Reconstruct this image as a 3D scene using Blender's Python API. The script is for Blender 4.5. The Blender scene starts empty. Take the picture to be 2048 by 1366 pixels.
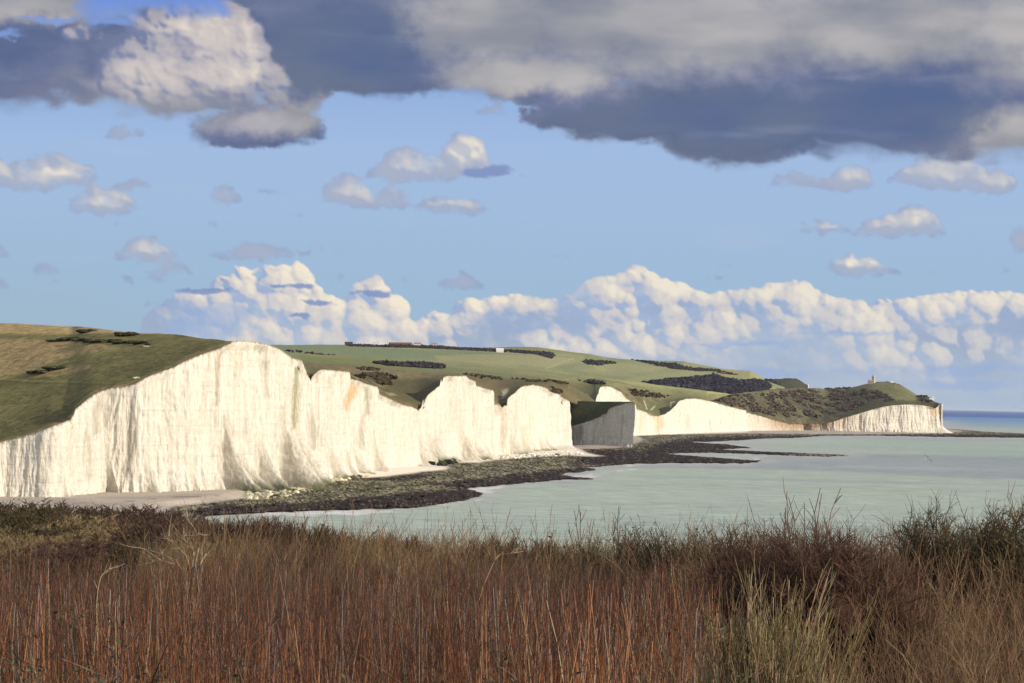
import bpy, math, random
import numpy as np
from mathutils import Vector

# ------------------------------------------------------------------ camera, sky, sun, exposure
F = 4096.0            # focal length in pixels of the 2048 px wide photograph
HC = 50.0             # eye height above the sea
ROLL = math.atan(0.0202)
PXC, PYC = 1024.0, 801.7
CR, SR = math.cos(ROLL), math.sin(ROLL)

scene = bpy.context.scene
cam_data = bpy.data.cameras.new("camera")
cam_data.sensor_width = 36.0
cam_data.lens = 72.0
cam_data.shift_y = (PYC - 683.0) / 2048.0
cam_data.clip_start = 0.5
cam_data.clip_end = 1.0e6
cam = bpy.data.objects.new("camera", cam_data)
scene.collection.objects.link(cam)
cam.location = (0, 0, HC)
cam.rotation_mode = 'XYZ'
from mathutils import Matrix
cam.matrix_world = Matrix.Translation((0, 0, HC)) @ Matrix.Rotation(math.radians(90), 4, 'X') @ Matrix.Rotation(ROLL, 4, 'Z')
scene.camera = cam

SUN_AZ = math.radians(-24)     # from +X towards -Y
SUN_EL = math.radians(21)
SUN_DIR = Vector((math.cos(SUN_EL) * math.cos(SUN_AZ), math.cos(SUN_EL) * math.sin(SUN_AZ), math.sin(SUN_EL)))
sd = bpy.data.lights.new("sun", 'SUN')
sd.energy = 4.8
sd.angle = math.radians(0.5)
sd.color = (1.0, 0.87, 0.68)
sun = bpy.data.objects.new("sun", sd)
scene.collection.objects.link(sun)
sun.rotation_mode = 'QUATERNION'
sun.rotation_quaternion = SUN_DIR.to_track_quat('Z', 'Y')

scene.view_settings.view_transform = 'Standard'
scene.view_settings.look = 'None'
scene.view_settings.exposure = 0.0
scene.view_settings.gamma = 1.0
scene.view_settings.use_curve_mapping = False
try:
    scene.cycles.max_bounces = 5
    scene.cycles.diffuse_bounces = 3
    scene.cycles.glossy_bounces = 2
    scene.cycles.volume_bounces = 0
    scene.cycles.use_fast_gi = False
    scene.cycles.volume_step_rate = 1.0
except Exception:
    pass


def s2l(r, g, b):
    f = lambda c: (c / 255 / 12.92) if c / 255 <= 0.04045 else ((c / 255 + 0.055) / 1.055) ** 2.4
    return (f(r), f(g), f(b))


def uv_of(px, py):
    dx = px - PXC
    dy = py - PYC
    u = dx * CR + dy * SR
    v = dx * SR - dy * CR
    return u, v


def P(px, py, Y):
    """world points seen at pixel px,py at distance Y along the view"""
    u, v = uv_of(np.asarray(px, float), np.asarray(py, float))
    Y = np.asarray(Y, float)
    return np.stack([u / F * Y, Y + 0 * u, HC + v / F * Y], -1)


def depth_at(px, py, z):
    """distance at which the ray through the pixel reaches height z"""
    u, v = uv_of(np.asarray(px, float), np.asarray(py, float))
    return (np.asarray(z, float) - HC) * F / v


# ------------------------------------------------------------------ the sky
class NG:
    """small helper to write node graphs as expressions"""
    def __init__(self, tree):
        self.t = tree

    def n(self, typ, ins=(), **props):
        nd = self.t.nodes.new(typ)
        for k, v in props.items():
            setattr(nd, k, v)
        for k, v in (ins.items() if isinstance(ins, dict) else enumerate(ins)):
            if v is None:
                continue
            if isinstance(v, bpy.types.NodeSocket):
                self.t.links.new(v, nd.inputs[k])
            else:
                nd.inputs[k].default_value = v
        return nd

    def m(self, op, a, b=None, c=None, clamp=False):
        return self.n('ShaderNodeMath', (a, b, c), operation=op, use_clamp=clamp).outputs[0]

    def v(self, op, a, b=None, c=None):
        nd = self.n('ShaderNodeVectorMath', (a, b, c), operation=op)
        return nd.outputs['Value'] if op in ('LENGTH', 'DOT_PRODUCT', 'DISTANCE') else nd.outputs[0]

    def ss(self, x, lo, hi, t0=0.0, t1=1.0):
        return self.n('ShaderNodeMapRange', (x, lo, hi, t0, t1), interpolation_type='SMOOTHSTEP').outputs[0]

    def lin(self, x, lo, hi, t0=0.0, t1=1.0):
        return self.n('ShaderNodeMapRange', (x, lo, hi, t0, t1)).outputs[0]

    def mix(self, fac, a, b, blend='MIX'):
        nd = self.t.nodes.new('ShaderNodeMix')
        nd.data_type = 'RGBA'
        nd.blend_type = blend
        nd.clamp_factor = True
        for i, v in ((0, fac), (6, a), (7, b)):
            if isinstance(v, bpy.types.NodeSocket):
                self.t.links.new(v, nd.inputs[i])
            elif i == 0:
                nd.inputs[i].default_value = v
            else:
                nd.inputs[i].default_value = tuple(v)[:3] + (1.0,)
        return nd.outputs[2]

    def noise(self, vec, scale, detail=4, rough=0.5, dist=0.0, col=False, lac=2.0, typ=None):
        nd = self.n('ShaderNodeTexNoise', {'Vector': vec, 'Scale': scale, 'Detail': detail, 'Roughness': rough, 'Distortion': dist, 'Lacunarity': lac})
        return nd.outputs['Color'] if col else nd.outputs[0]

    def comb(self, x, y, z=0.0):
        return self.n('ShaderNodeCombineXYZ', (x, y, z)).outputs[0]

    def ramp(self, x, stops, interp='LINEAR'):
        nd = self.n('ShaderNodeValToRGB', (x,))
        nd.color_ramp.interpolation = interp
        el = nd.color_ramp.elements
        while len(el) < len(stops):
            el.new(0.5)
        for e, (p, c) in zip(el, stops):
            e.position = p
            e.color = tuple(c)[:3] + (1.0,) if hasattr(c, '__len__') else (c, c, c, 1.0)
        return nd.outputs[0]



world = bpy.data.worlds.new("World")
scene.world = world
world.use_nodes = True
wt = world.node_tree
wt.nodes.clear()
g = NG(wt)
w_out = g.n('ShaderNodeOutputWorld')
bg = g.n('ShaderNodeBackground')
wt.links.new(bg.outputs[0], w_out.inputs[0])
sky_tex = g.n('ShaderNodeTexSky', sky_type='NISHITA', sun_disc=False, sun_elevation=SUN_EL,
              sun_rotation=math.radians(90) - SUN_AZ, altitude=50, air_density=1.0, dust_density=0.6, ozone_density=1.6)
bg.inputs['Strength'].default_value = 0.15
wdir = g.v('NORMALIZE', g.n('ShaderNodeTexCoord').outputs['Generated'])
wz = g.n('ShaderNodeSeparateXYZ', (wdir,)).outputs[2]
wn = g.noise(g.v('MULTIPLY', wdir, (1, 1, 2.2)), 2.2, 3, 0.55)
wfac = g.m('MULTIPLY', g.ss(wn, 0.40, 0.56), g.ss(wz, 0.03, 0.15))
wcol = g.mix(g.m('MULTIPLY', wfac, 0.75), sky_tex.outputs[0], (5.6, 5.6, 5.9))
wt.links.new(wcol, bg.inputs['Color'])

# ------------------------------------------------------------------ noise in numpy
def _hash(ix, iy, seed):
    h = (ix.astype(np.int64) * 374761393 + iy.astype(np.int64) * 668265263 + seed * 974711) & 0xFFFFFFFF
    h = ((h ^ (h >> 13)) * 1274126177) & 0xFFFFFFFF
    h = (h ^ (h >> 16)) & 0xFFFFFFFF
    return h.astype(np.float64) / 4294967296.0


def vnoise(x, y, seed=0):
    """gradient noise, about -1..1"""
    x0 = np.floor(x); y0 = np.floor(y)
    fx = x - x0; fy = y - y0
    ux = fx * fx * fx * (fx * (fx * 6 - 15) + 10); uy = fy * fy * fy * (fy * (fy * 6 - 15) + 10)
    def gr(i, j):
        a = _hash(x0 + i, y0 + j, seed) * 2 * np.pi
        return np.cos(a) * (fx - i) + np.sin(a) * (fy - j)
    a, b, c, d = gr(0, 0), gr(1, 0), gr(0, 1), gr(1, 1)
    return 1.5 * ((a + ux * (b - a)) * (1 - uy) + (c + ux * (d - c)) * uy)


def fbm(x, y, octv=5, seed=0, gain=0.5, lac=2.03):
    s = 0; amp = 1.0; tot = 0
    for o in range(octv):
        s = s + amp * vnoise(x + 17.3 * o, y - 9.1 * o, seed + o * 31)
        tot += amp
        amp *= gain; x = x * lac; y = y * lac
    return s / tot * 1.3


def sm(x, a, b):
    t = np.clip((x - a) / (b - a), 0, 1)
    return t * t * (3 - 2 * t)


def lerp(a, b, t):
    return a + (b - a) * t


def blur(a, n):
    """box blur, twice"""
    for ax in (0, 1):
        for _ in range(2):
            p = np.pad(a, [(n, n) if k == ax else (0, 0) for k in range(a.ndim)], mode='edge')
            c = np.cumsum(p, axis=ax)
            z = np.zeros_like(np.take(c, [0], axis=ax))
            c = np.concatenate([z, c], axis=ax)
            L = a.shape[ax]
            w = 2 * n + 1
            a = (np.take(c, range(w, w + L), axis=ax) - np.take(c, range(0, L), axis=ax)) / w
    return a


# ------------------------------------------------------------------ the sky with its clouds
SKX0, SKX1, SKY0, SKY1, SKS = -500, 2560, -260, 846, 2.0
gx = np.arange(SKX0, SKX1, SKS); gy = np.arange(SKY0, SKY1, SKS)
GX, GY = np.meshgrid(gx, gy)
rng = np.random.default_rng(7)


def lin3(*c):
    return np.array(s2l(*c))


def field(items, X, Y):
    acc = np.full(X.shape, 9.0)
    for (px, py, rx, ru, rd) in items:
        dy = (Y - py)
        d = np.sqrt(((X - px) / rx) ** 2 + (dy / np.where(dy < 0, ru, rd)) ** 2)
        acc = np.minimum(acc, d)
    return 1 - acc


def over(img, rgb, a):
    a = np.clip(a, 0, 1)[..., None]
    return img * (1 - a) + rgb * a


def mixc(c0, c1, t):
    t = np.clip(t, 0, 1)[..., None]
    return np.asarray(c0) * (1 - t) + np.asarray(c1) * t


u_, v_ = uv_of(GX, GY)
H = v_ / 100.0                                  # height above the horizon in hundreds of px
# clear air
hs = [-0.5, 0.0, 0.8, 2.0, 3.5, 5.0, 6.3, 8.0, 11]
cs = [(168, 186, 206), (166, 186, 206), (158, 184, 208), (158, 186, 212), (161, 188, 220), (162, 188, 225), (146, 177, 224), (112, 145, 218), (90, 120, 200)]
img = np.stack([np.interp(H, hs, [s2l(*c)[k] for c in cs]) for k in range(3)], -1)
leftg = sm(GX, 700, -300) * sm(H, 3.5, 0.5)
img = over(img, lin3(158, 184, 196), leftg * 0.7)

# fields of noise used all over
nA = fbm(GX / 90, GY / 55, 7, 11, 0.56)
nB = fbm(GX / 260, GY / 120, 5, 23, 0.5)
nC = fbm(GX / 34, GY / 24, 5, 41, 0.55)
wx = fbm(GX / 70, GY / 60, 6, 5, 0.56) ; wy = fbm(GX / 70, GY / 60, 6, 6, 0.56)

nH_ = fbm(GX / 40, GY / 16, 5, 561, 0.6)
# --- horizon cumulus: thousands of puffs, each a small sphere, shaded by the low sun from the right
contour = [(-900, 640), (-600, 600), (-300, 660), (0, 720), (300, 735), (328, 612), (365, 586), (430, 574), (444, 548), (470, 532), (510, 538), (560, 519), (600, 524), (625, 560), (650, 582),
           (664, 618), (684, 640), (704, 590), (732, 548), (748, 545), (764, 566), (780, 596), (804, 640), (828, 660), (846, 626), (880, 624), (902, 640), (914, 672), (924, 600), (1000, 587), (1056, 592), (1085, 598), (1150, 586),
           (1180, 560), (1240, 545), (1275, 531), (1310, 545), (1345, 566), (1385, 568), (1410, 596), (1450, 580), (1500, 576), (1560, 562), (1605, 562), (1645, 586), (1700, 602), (1790, 594),
           (1900, 582), (1960, 580), (2048, 586), (2300, 590), (2600, 560), (2900, 600)]
cxs = [c[0] for c in contour]; cys = [c[1] for c in contour]
HF = np.full(GX.shape, -60.0)


def puff(HFa, cx, cy, r, z0, sx_=1.0):
    i0 = int((cy - r - SKY0) / SKS); i1 = int((cy + r - SKY0) / SKS) + 2
    j0 = int((cx - r * sx_ - SKX0) / SKS); j1 = int((cx + r * sx_ - SKX0) / SKS) + 2
    i0 = max(i0, 0); j0 = max(j0, 0); i1 = min(i1, GX.shape[0]); j1 = min(j1, GX.shape[1])
    if i1 <= i0 or j1 <= j0:
        return
    X = WX[i0:i1, j0:j1]; Y = WY[i0:i1, j0:j1]
    d2 = ((X - cx) / sx_) ** 2 + (Y - cy) ** 2
    z = np.where(d2 < r * r, np.sqrt(np.maximum(r * r - d2, 0)) + z0, -60)
    np.maximum(HFa[i0:i1, j0:j1], z, out=HFa[i0:i1, j0:j1])


WX = GX + wx * 7 + fbm(GX / 14, GY / 14, 4, 77) * 3.0
WY = GY + wy * 6 + fbm(GX / 14, GY / 14, 4, 78) * 3.0
for k in range(7500):
    cx = rng.uniform(SKX0 - 40, SKX1 + 40)
    t = np.interp(cx, cxs, cys)
    r = 3.5 + 36 * rng.random() ** 3.2
    hgt = rng.random() ** 1.3 * (830 - t)
    cy = t + r * 0.9 + hgt
    if cy > 850: continue
    puff(HF, cx, cy, r, rng.uniform(-26, 10) + hgt * 0.10, rng.uniform(0.9, 1.35))
mask = HF > -59
HFd = HF + 3.4 * fbm(GX / 16, GY / 13, 5, 91, 0.6) * mask + 5 * fbm(GX / 60, GY / 45, 3, 92)
zf = np.where(mask, HFd, np.nan)
Hs = blur(np.where(mask, HFd, -20), 1)
gyy, gxx = np.gradient(Hs, SKS)
nz = 1 / np.sqrt(1 + gxx ** 2 + gyy ** 2)
Lx, Lyu, Lz = 0.74, 0.58, 0.34
lam = (-gxx * Lx + gyy * Lyu + Lz) * nz
Hb = blur(np.where(mask, HFd, -30), 9)
ao = np.clip((Hs - Hb) / 16, -1, 1)
litb = field([(545, 590, 130, 90, 70), (590, 660, 110, 60, 50), (740, 650, 80, 100, 60), (870, 660, 60, 45, 40), (1000, 600, 70, 20, 20), (1320, 580, 110, 56, 56), (1290, 680, 110, 40, 36), (1590, 590, 90, 42, 44),
              (1740, 650, 80, 50, 40), (1920, 605, 140, 34, 30), (1850, 700, 120, 34, 34), (1140, 690, 90, 22, 18), (1460, 650, 60, 26, 20), (2300, 620, 200, 50, 40), (-500, 640, 150, 60, 60)], GX + wx * 30, GY + wy * 22)
sel = sm(litb + nB * 0.5 + nA * 0.5, -0.9, 0.45)
lit = np.clip((0.62 * lam + 0.38 * blur(lam, 4)) * 0.95 + 0.16 + ao * 0.22, 0, 1.25) * (0.30 + 0.70 * sel)
lit = lit * lerp(0.85, 1.0, sm(H, 0.1, 1.5)) + 0.10 * fbm(GX / 9, GY / 6, 4, 551, 0.6) * sm(lit, 0.1, 0.4)
bank_sh = mixc(lin3(166, 184, 208), lin3(152, 174, 212), sm(H, 0.3, 2.6))
bank_sh = bank_sh * (1 - 0.35 * np.clip(-nB * 0.8, 0, .6))[..., None]
bank_sh = mixc(bank_sh, lin3(190, 196, 208), sm(nB + 0.6 * nC + 0.5 * nH_, -0.25, 0.8) * 0.75)
bank = mixc(bank_sh, lin3(214, 207, 204), sm(lit, 0.14, 0.5))
bank = mixc(bank, lin3(251, 238, 212), sm(lit, 0.46, 1.08))
bank = mixc(bank, lin3(178, 190, 210), 0.10 + 0.26 * sm(H, 2.0, 0.5) + 0.14 * sm(GX, 900, 1700))
ba = blur(mask.astype(float), 1)
edge = sm(ba, 0.25, 0.8)
flat_haze = sm(H, 0.55, 0.05) * 0.4
img = over(img, bank, edge * 0.96)
img = over(img, lin3(160, 181, 207), flat_haze)
# flat blue shadows drawn across the bank
str_ = field([(1520, 745, 300, 16, 12), (1950, 740, 220, 20, 16), (1150, 722, 150, 10, 10), (1940, 772, 200, 20, 14), (1480, 690, 130, 10, 8), (1700, 668, 130, 8, 8), (1050, 660, 110, 10, 8), (440, 640, 60, 50, 50), (380, 640, 60, 60, 60)], GX + wx * 40, GY + wy * 12)
img = over(img, lin3(150, 174, 214), sm(str_ + nA * 0.5, 0.05, 0.7) * 0.6)

# --- scattered small clouds
small = [(90, 350, 110, 34, 24), (-20, 345, 60, 26, 18), (205, 410, 84, 26, 16), (270, 370, 42, 16, 12), (450, 392, 36, 18, 16), (552, 380, 40, 14, 10), (690, 392, 60, 30, 20), (785, 398, 46, 22, 18),
         (905, 415, 84, 22, 11), (820, 335, 90, 34, 22), (925, 310, 56, 34, 46), (1000, 346, 56, 14, 14), (810, 470, 16, 6, 4), (290, 508, 74, 24, 14), (340, 536, 56, 14, 14), (520, 502, 120, 18, 16), (640, 500, 56, 7, 7),
         (92, 538, 26, 14, 9), (150, 561, 56, 5, 5), (280, 558, 74, 8, 8), (-10, 502, 45, 14, 12), (5, 570, 26, 14, 12), (305, 606, 28, 7, 7), (675, 555, 26, 7, 7), (820, 556, 24, 8, 7), (915, 570, 52, 18, 12),
         (1120, 512, 30, 4, 4), (1340, 530, 40, 5, 5), (1440, 532, 30, 7, 7), (1430, 552, 22, 6, 6), (1700, 356, 56, 30, 28), (1590, 364, 56, 18, 12), (1880, 345, 110, 30, 30), (1985, 365, 54, 24, 20),
         (1650, 455, 66, 17, 12), (1790, 452, 90, 24, 22), (1835, 450, 66, 30, 26), (1715, 534, 86, 22, 16), (2040, 480, 36, 18, 26), (1870, 550, 18, 5, 5), (220, 446, 26, 5, 5), (2010, 540, 26, 6, 6), (250, 265, 42, 12, 10),
         (930, 545, 18, 6, 5), (980, 216, 46, 14, 14), (2200, 420, 90, 24, 18), (2330, 520, 80, 18, 14), (-250, 430, 100, 26, 18), (-330, 560, 80, 18, 12), (600, 425, 14, 4, 4), (430, 448, 16, 4, 4)]
# every small cloud is its own crowd of puffs over a flat base, torn by noise at all scales
wfx = fbm(GX / 24, GY / 20, 6, 505, 0.6); wfy = fbm(GX / 24, GY / 20, 6, 506, 0.6)
wgx = fbm(GX / 120, GY / 60, 4, 507, 0.55); wgy = fbm(GX / 120, GY / 60, 4, 508, 0.55)
WX = GX + wgx * 20 + wfx * 9; WY = GY + wgy * 9 + wfy * 7
HS = np.full(GX.shape, -60.0)
for (px_, py_, rx_, ru_, rd_) in small:
    npf = int(10 + rx_ * (ru_ + rd_) / 45)
    for k in range(npf):
        q = rng.uniform(-1, 1); q = np.sign(q) * abs(q) ** 0.8
        env = max(0.0, 1 - abs(q) ** 1.6)
        hh_ = (rng.random() ** 1.1) * env
        r = max(4.5, (0.22 + 0.42 * rng.random()) * ru_ * (0.45 + 0.75 * env))
        puff(HS, px_ + q * rx_ * 0.9, py_ + rd_ * 0.65 - hh_ * (ru_ + rd_) * 0.72 - r * 0.15, r, rng.uniform(-4, 4), rng.uniform(1.0, 1.7))
ms = (HS > -59).astype(float)
cov = blur(ms, 2)
cov2 = blur(ms, 7)
nG = fbm(GX / 13, GY / 9, 5, 531, 0.62)
thick = cov * 0.62 + cov2 * 0.62
sa = sm(thick + nA * 0.62 + nC * 0.50 + nG * 0.32, 0.38, 1.15) * sm(cov, 0.0, 0.5)
HSd = np.where(ms > 0, HS, -8) + 5 * nC + 4 * nA
HSs = blur(HSd, 2)
gyy, gxx = np.gradient(HSs, SKS)
nz = 1 / np.sqrt(1 + gxx ** 2 + gyy ** 2)
lams = (-gxx * 0.70 + gyy * 0.62 + 0.36) * nz
brl = field([(100, 348, 75, 22, 20), (205, 408, 56, 20, 10), (925, 300, 60, 30, 30), (830, 325, 60, 16, 16), (700, 386, 44, 18, 14), (905, 410, 46, 10, 6), (290, 502, 50, 17, 8), (1700, 344, 40, 20, 20), (-20, 345, 50, 20, 14),
             (1880, 340, 90, 20, 20), (1820, 442, 74, 24, 20), (1790, 448, 60, 14, 10), (1715, 526, 70, 24, 10), (1985, 362, 40, 14, 14), (1650, 452, 40, 10, 8), (2200, 415, 70, 20, 10), (-250, 425, 80, 20, 12)], GX + wgx * 24 + wfx * 6, GY + wgy * 10 + wfy * 5)
inner = sm(cov2 + nA * 0.15, 0.25, 0.95)
br = sm(brl * 1.1 - 0.1 + lams * 0.55 + nG * 0.10 + nC * 0.10 + (inner - .5) * 0.3, 0.05, 1.05)
smc = mixc(lin3(148, 165, 200), lin3(168, 177, 198), inner)
smc = mixc(smc, lin3(197, 197, 202), br)
vw = sm(field([(928, 300, 52, 34, 28), (1715, 524, 70, 28, 12), (205, 406, 46, 18, 8), (1822, 440, 60, 24, 18), (100, 346, 60, 16, 14)], GX + wfx * 8, GY + wfy * 6), 0, .5)
smc = mixc(smc, lin3(244, 232, 212), sm(lams + nC * 0.15 + 0.15 * brl, 0.35, 0.95) * (0.25 + 0.75 * vw) * inner)
img = over(img, smc, sa * 0.9)
dkf = field([(975, 344, 64, 18, 12), (600, 572, 36, 7, 7), (640, 604, 46, 6, 7), (745, 588, 46, 9, 8), (420, 582, 70, 6, 10), (600, 632, 36, 5, 7), (560, 574, 24, 5, 5)], GX + wgx * 24 + wfx * 10, GY + wgy * 10 + wfy * 6) + nC * 0.22
img = over(img, lin3(128, 148, 194), sm(dkf, 0.0, 0.5) * 0.9)

# --- the heavy deck
deck_list = [(2020, -20, 330, 110, 90), (1120, 175, 120, 60, 40), (570, 150, 110, 90, 50), (560, 110, 150, 120, 86), (1090, 140, 170, 90, 62), (1640, 170, 220, 120, 120), (760, 140, 190, 90, 60), (1930, 230, 200, 90, 96), (40, 90, 200, 160, 142), (-220, 120, 260, 200, 126), (330, 140, 260, 150, 98), (600, 180, 90, 90, 60), (515, 262, 150, 60, 36), (820, 60, 400, 260, 134), (1000, 120, 250, 120, 78), (620, -60, 220, 150, 200),
             (1150, 60, 400, 260, 140), (1500, 60, 500, 250, 190), (1480, 245, 200, 100, 90), (1250, 230, 210, 70, 62), (1750, 200, 330, 150, 128), (2000, 180, 280, 200, 150), (2300, 150, 320, 240, 170), (1110, 225, 70, 30, 46)]
DWX = GX + wx * 34 + nC * 7; DWY = GY + wy * 13 + nC * 6
wgx0 = fbm(GX / 150, GY / 80, 4, 517, 0.55); wgy0 = fbm(GX / 150, GY / 80, 4, 518, 0.55); nF = fbm(GX / 20, GY / 15, 5, 519, 0.62)
DWX = GX + wx * 30 + wgx0 * 40 + nF * 8; DWY = GY + wy * 12 + wgy0 * 12 + nF * 6
df = field(deck_list, DWX, DWY) + nA * 0.07 + nF * 0.035
sft = 0.17 + 0.34 * sm(fbm(GX / 160, GY / 90, 3, 521), -0.3, 0.4)
da = np.clip((df + 0.05) / sft, 0, 1); da = da * da * (3 - 2 * da)
da = np.maximum(da, sm(blur(df, 8), 0.12, 0.34))
hole = field([(330, 6, 90, 16, 12), (235, 45, 60, 16, 12), (110, 40, 70, 7, 8), (20, 72, 44, 14, 14), (400, -14, 120, 16, 10)], DWX, DWY) + nA * 0.25
da = da * (1 - 0.75 * sm(hole, 0.0, 0.6))
dark = mixc(lin3(92, 106, 144), lin3(122, 130, 160), sm(nB + 0.3 * nA, -0.5, 0.7))
nH = fbm(GX / 60, GY / 34, 5, 541, 0.6)
gf = 0.12 * nH + field([(1350, 50, 560, 140, 110), (1050, 150, 180, 60, 46), (1750, 60, 480, 150, 90), (2080, 60, 250, 160, 130), (980, 60, 240, 120, 80), (300, 190, 280, 60, 64), (2020, 265, 160, 60, 90), (90, 5, 220, 50, 50), (600, 225, 110, 40, 50)], GX + wx * 46, GY + wy * 26) + nB * 0.25 + nA * 0.07
n5 = fbm(GX / 330, GY / 110, 4, 57, 0.42)
grey = mixc(lin3(140, 144, 157), lin3(186, 183, 183), sm(n5 + 0.08 * nA, -0.6, 0.7))
deck = mixc(dark, grey, sm(gf, -0.25, 0.7))
slab = field([(1440, 240, 330, 80, 150), (1780, 225, 230, 76, 120), (1230, 245, 190, 44, 60), (680, 110, 200, 120, 100)], GX + wx * 40, GY + wy * 22) + nB * 0.12 + nA * 0.10
slabc = mixc(lin3(88, 106, 146), lin3(104, 116, 142), sm(n5, -0.5, 0.5))
slabc = mixc(slabc, lin3(128, 136, 156), sm(H, 5.6, 5.0) * sm(GX, 1500, 1900) * 0.7)
deck = mixc(deck, slabc, sm(slab, 0.0, 0.36) * 0.92)
# sunlit billow
WX = GX + wgx * 26 + wfx * 13; WY = GY + wgy * 22 + wfy * 12
HB = np.full(GX.shape, -60.0)
for (bx, by, bw, bh, n, rr) in [(400, 110, 100, 90, 26, 46), (430, 80, 70, 66, 40, 20), (330, 150, 140, 60, 30, 34), (300, 75, 60, 50, 16, 20), (395, 30, 75, 24, 26, 15), (160, 66, 36, 10, 10, 12), (480, 180, 90, 36, 12, 30), (496, 100, 26, 60, 40, 11),
                            (250, 190, 110, 30, 12, 30), (440, 60, 60, 50, 60, 9), (330, 110, 100, 60, 40, 13)]:
    for k in range(n):
        a = rng.uniform(0, 2 * np.pi); q = rng.random() ** 0.5
        r = rr * rng.uniform(0.5, 1.2)
        puff(HB, bx + np.cos(a) * q * bw, by + np.sin(a) * q * bh, r, rng.uniform(-8, 4) - r * 0.4, rng.uniform(1, 1.25))
mb = HB > -59
nE = fbm((GX + wgx * 20) / 48, (GY + wgy * 16) / 36, 7, 191, 0.6)
HBd = np.where(mb, np.maximum(HB, -20), -20) * 0.75 + 13 * nE
HBs = blur(HBd, 1)
gyy, gxx = np.gradient(HBs, SKS)
nz = 1 / np.sqrt(1 + gxx ** 2 + gyy ** 2)
lamb = (-gxx * 0.68 + gyy * 0.52 + 0.50) * nz
lamb = 0.6 * lamb + 0.4 * blur(lamb, 5)
warmf = field([(470, 90, 70, 90, 80), (395, 60, 110, 50, 60), (440, 140, 130, 50, 44), (300, 150, 110, 60, 60), (520, 265, 60, 26, 22)], GX + wgx * 30 + wfx * 8, GY + wgy * 20 + wfy * 8)
warm = sm(warmf, -0.25, 0.6)
bc = mixc(lin3(118, 130, 166), lin3(176, 172, 182), sm(lamb + 0.3 * warm, 0.05, 0.75))
bc = mixc(bc, lin3(210, 202, 198), sm(lamb * 0.45 + warm * 0.75 + nE * .2 + nB * .2, 0.5, 1.15))
bc = mixc(bc, lin3(243, 230, 213), sm(lamb * 0.7 + warm * 0.5 + nE * .25 + nB * .25, 0.9, 1.4))
bc = blur(bc, 1) * 0.6 + bc * 0.4
bcov = sm(blur(mb.astype(float), 4) + nE * 0.35 + nC * .12, 0.2, 0.8)
lowfade = sm(GY + wgy * 18, 235, 150)
deck = mixc(deck, bc, bcov * (0.2 + 0.8 * lowfade) * (1 - 0.6 * sm(GX, 250, 120) * (GY > 90)))
sb = field([(520, 252, 110, 36, 30)], GX + wx * 30, GY + wy * 14) + nC * .15
deck = mixc(deck, lin3(190, 185, 188), sm(sb + nA * 0.3, -0.25, 0.8) * 0.75)
# bases of the deck go a little browner and darker towards the rim
deck = deck * (1 - 0.10 * sm(df, 0.5, 0.1))[..., None]
lb = sm(field([(50, 190, 260, 80, 60)], GX + wx * 40, GY + wy * 20), 0, .6)
deck = mixc(deck, lin3(96, 108, 144), lb * 0.55)
rimw = sm(df, 0.30, 0.02)[..., None]
deck = deck * (1 - 0.30 * rimw) + lin3(140, 152, 182) * 0.30 * rimw
img = over(img, deck, da)
# thin veils
veil = sm(fbm(GX / 420, GY / 60, 5, 301, 0.5), 0.25, 0.9) * sm(H, 1.5, 3) * 0.16
img = over(img, lin3(190, 196, 214), veil)

R = 3.2e5
d = np.stack([u_ / F, np.ones_like(u_), v_ / F], -1)
d /= np.linalg.norm(d, axis=-1, keepdims=True)
co = d * R
co[..., 2] += HC


def grid_mesh(name, co, mats=None, cols=None, smooth=True, close=False):
    nr, nc = co.shape[:2]
    me = bpy.data.meshes.new(name)
    idx = np.arange(nr * nc).reshape(nr, nc)
    q = np.stack([idx[:-1, :-1], idx[1:, :-1], idx[1:, 1:], idx[:-1, 1:]], -1).reshape(-1, 4)
    me.vertices.add(nr * nc)
    me.vertices.foreach_set('co', co.reshape(-1, 3).astype(np.float32).ravel())
    me.loops.add(q.size)
    me.loops.foreach_set('vertex_index', q.astype(np.int32).ravel())
    me.polygons.add(len(q))
    me.polygons.foreach_set('loop_start', (np.arange(len(q)) * 4).astype(np.int32))
    me.polygons.foreach_set('use_smooth', np.full(len(q), smooth))
    me.update(calc_edges=True)
    if cols is not None:
        for nm, c in cols.items():
            c = c.reshape(nr * nc, -1)
            if c.shape[1] == 1:
                at = me.attributes.new(nm, 'FLOAT', 'POINT')
                at.data.foreach_set('value', c.astype(np.float32).ravel())
            else:
                at = me.attributes.new(nm, 'FLOAT_COLOR', 'POINT')
                at.data.foreach_set('color', np.concatenate([c[:, :3], np.ones((len(c), 1))], 1).astype(np.float32).ravel())
    ob = bpy.data.objects.new(name, me)
    scene.collection.objects.link(ob)
    if mats:
        me.materials.append(mats)
    return ob


def new_mat(name):
    m = bpy.data.materials.new(name)
    m.use_nodes = True
    m.node_tree.nodes.clear()
    gg = NG(m.node_tree)
    o = gg.n('ShaderNodeOutputMaterial')
    return m, gg, o


msky, gs, o_ = new_mat("sky_air")
em = gs.n('ShaderNodeEmission')
at = gs.n('ShaderNodeAttribute', attribute_name='col')
msky.node_tree.links.new(at.outputs['Color'], em.inputs['Color'])
msky.node_tree.links.new(em.outputs[0], o_.inputs['Surface'])
msky.cycles.emission_sampling = 'NONE'
sky_ob = grid_mesh("sky", co, msky, {'col': img})
sky_ob['kind'] = 'structure'

# ------------------------------------------------------------------ helpers for land
def interp_curve(px, pts):
    p = np.array(pts, float)
    return np.interp(px, p[:, 0], p[:, 1])


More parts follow.
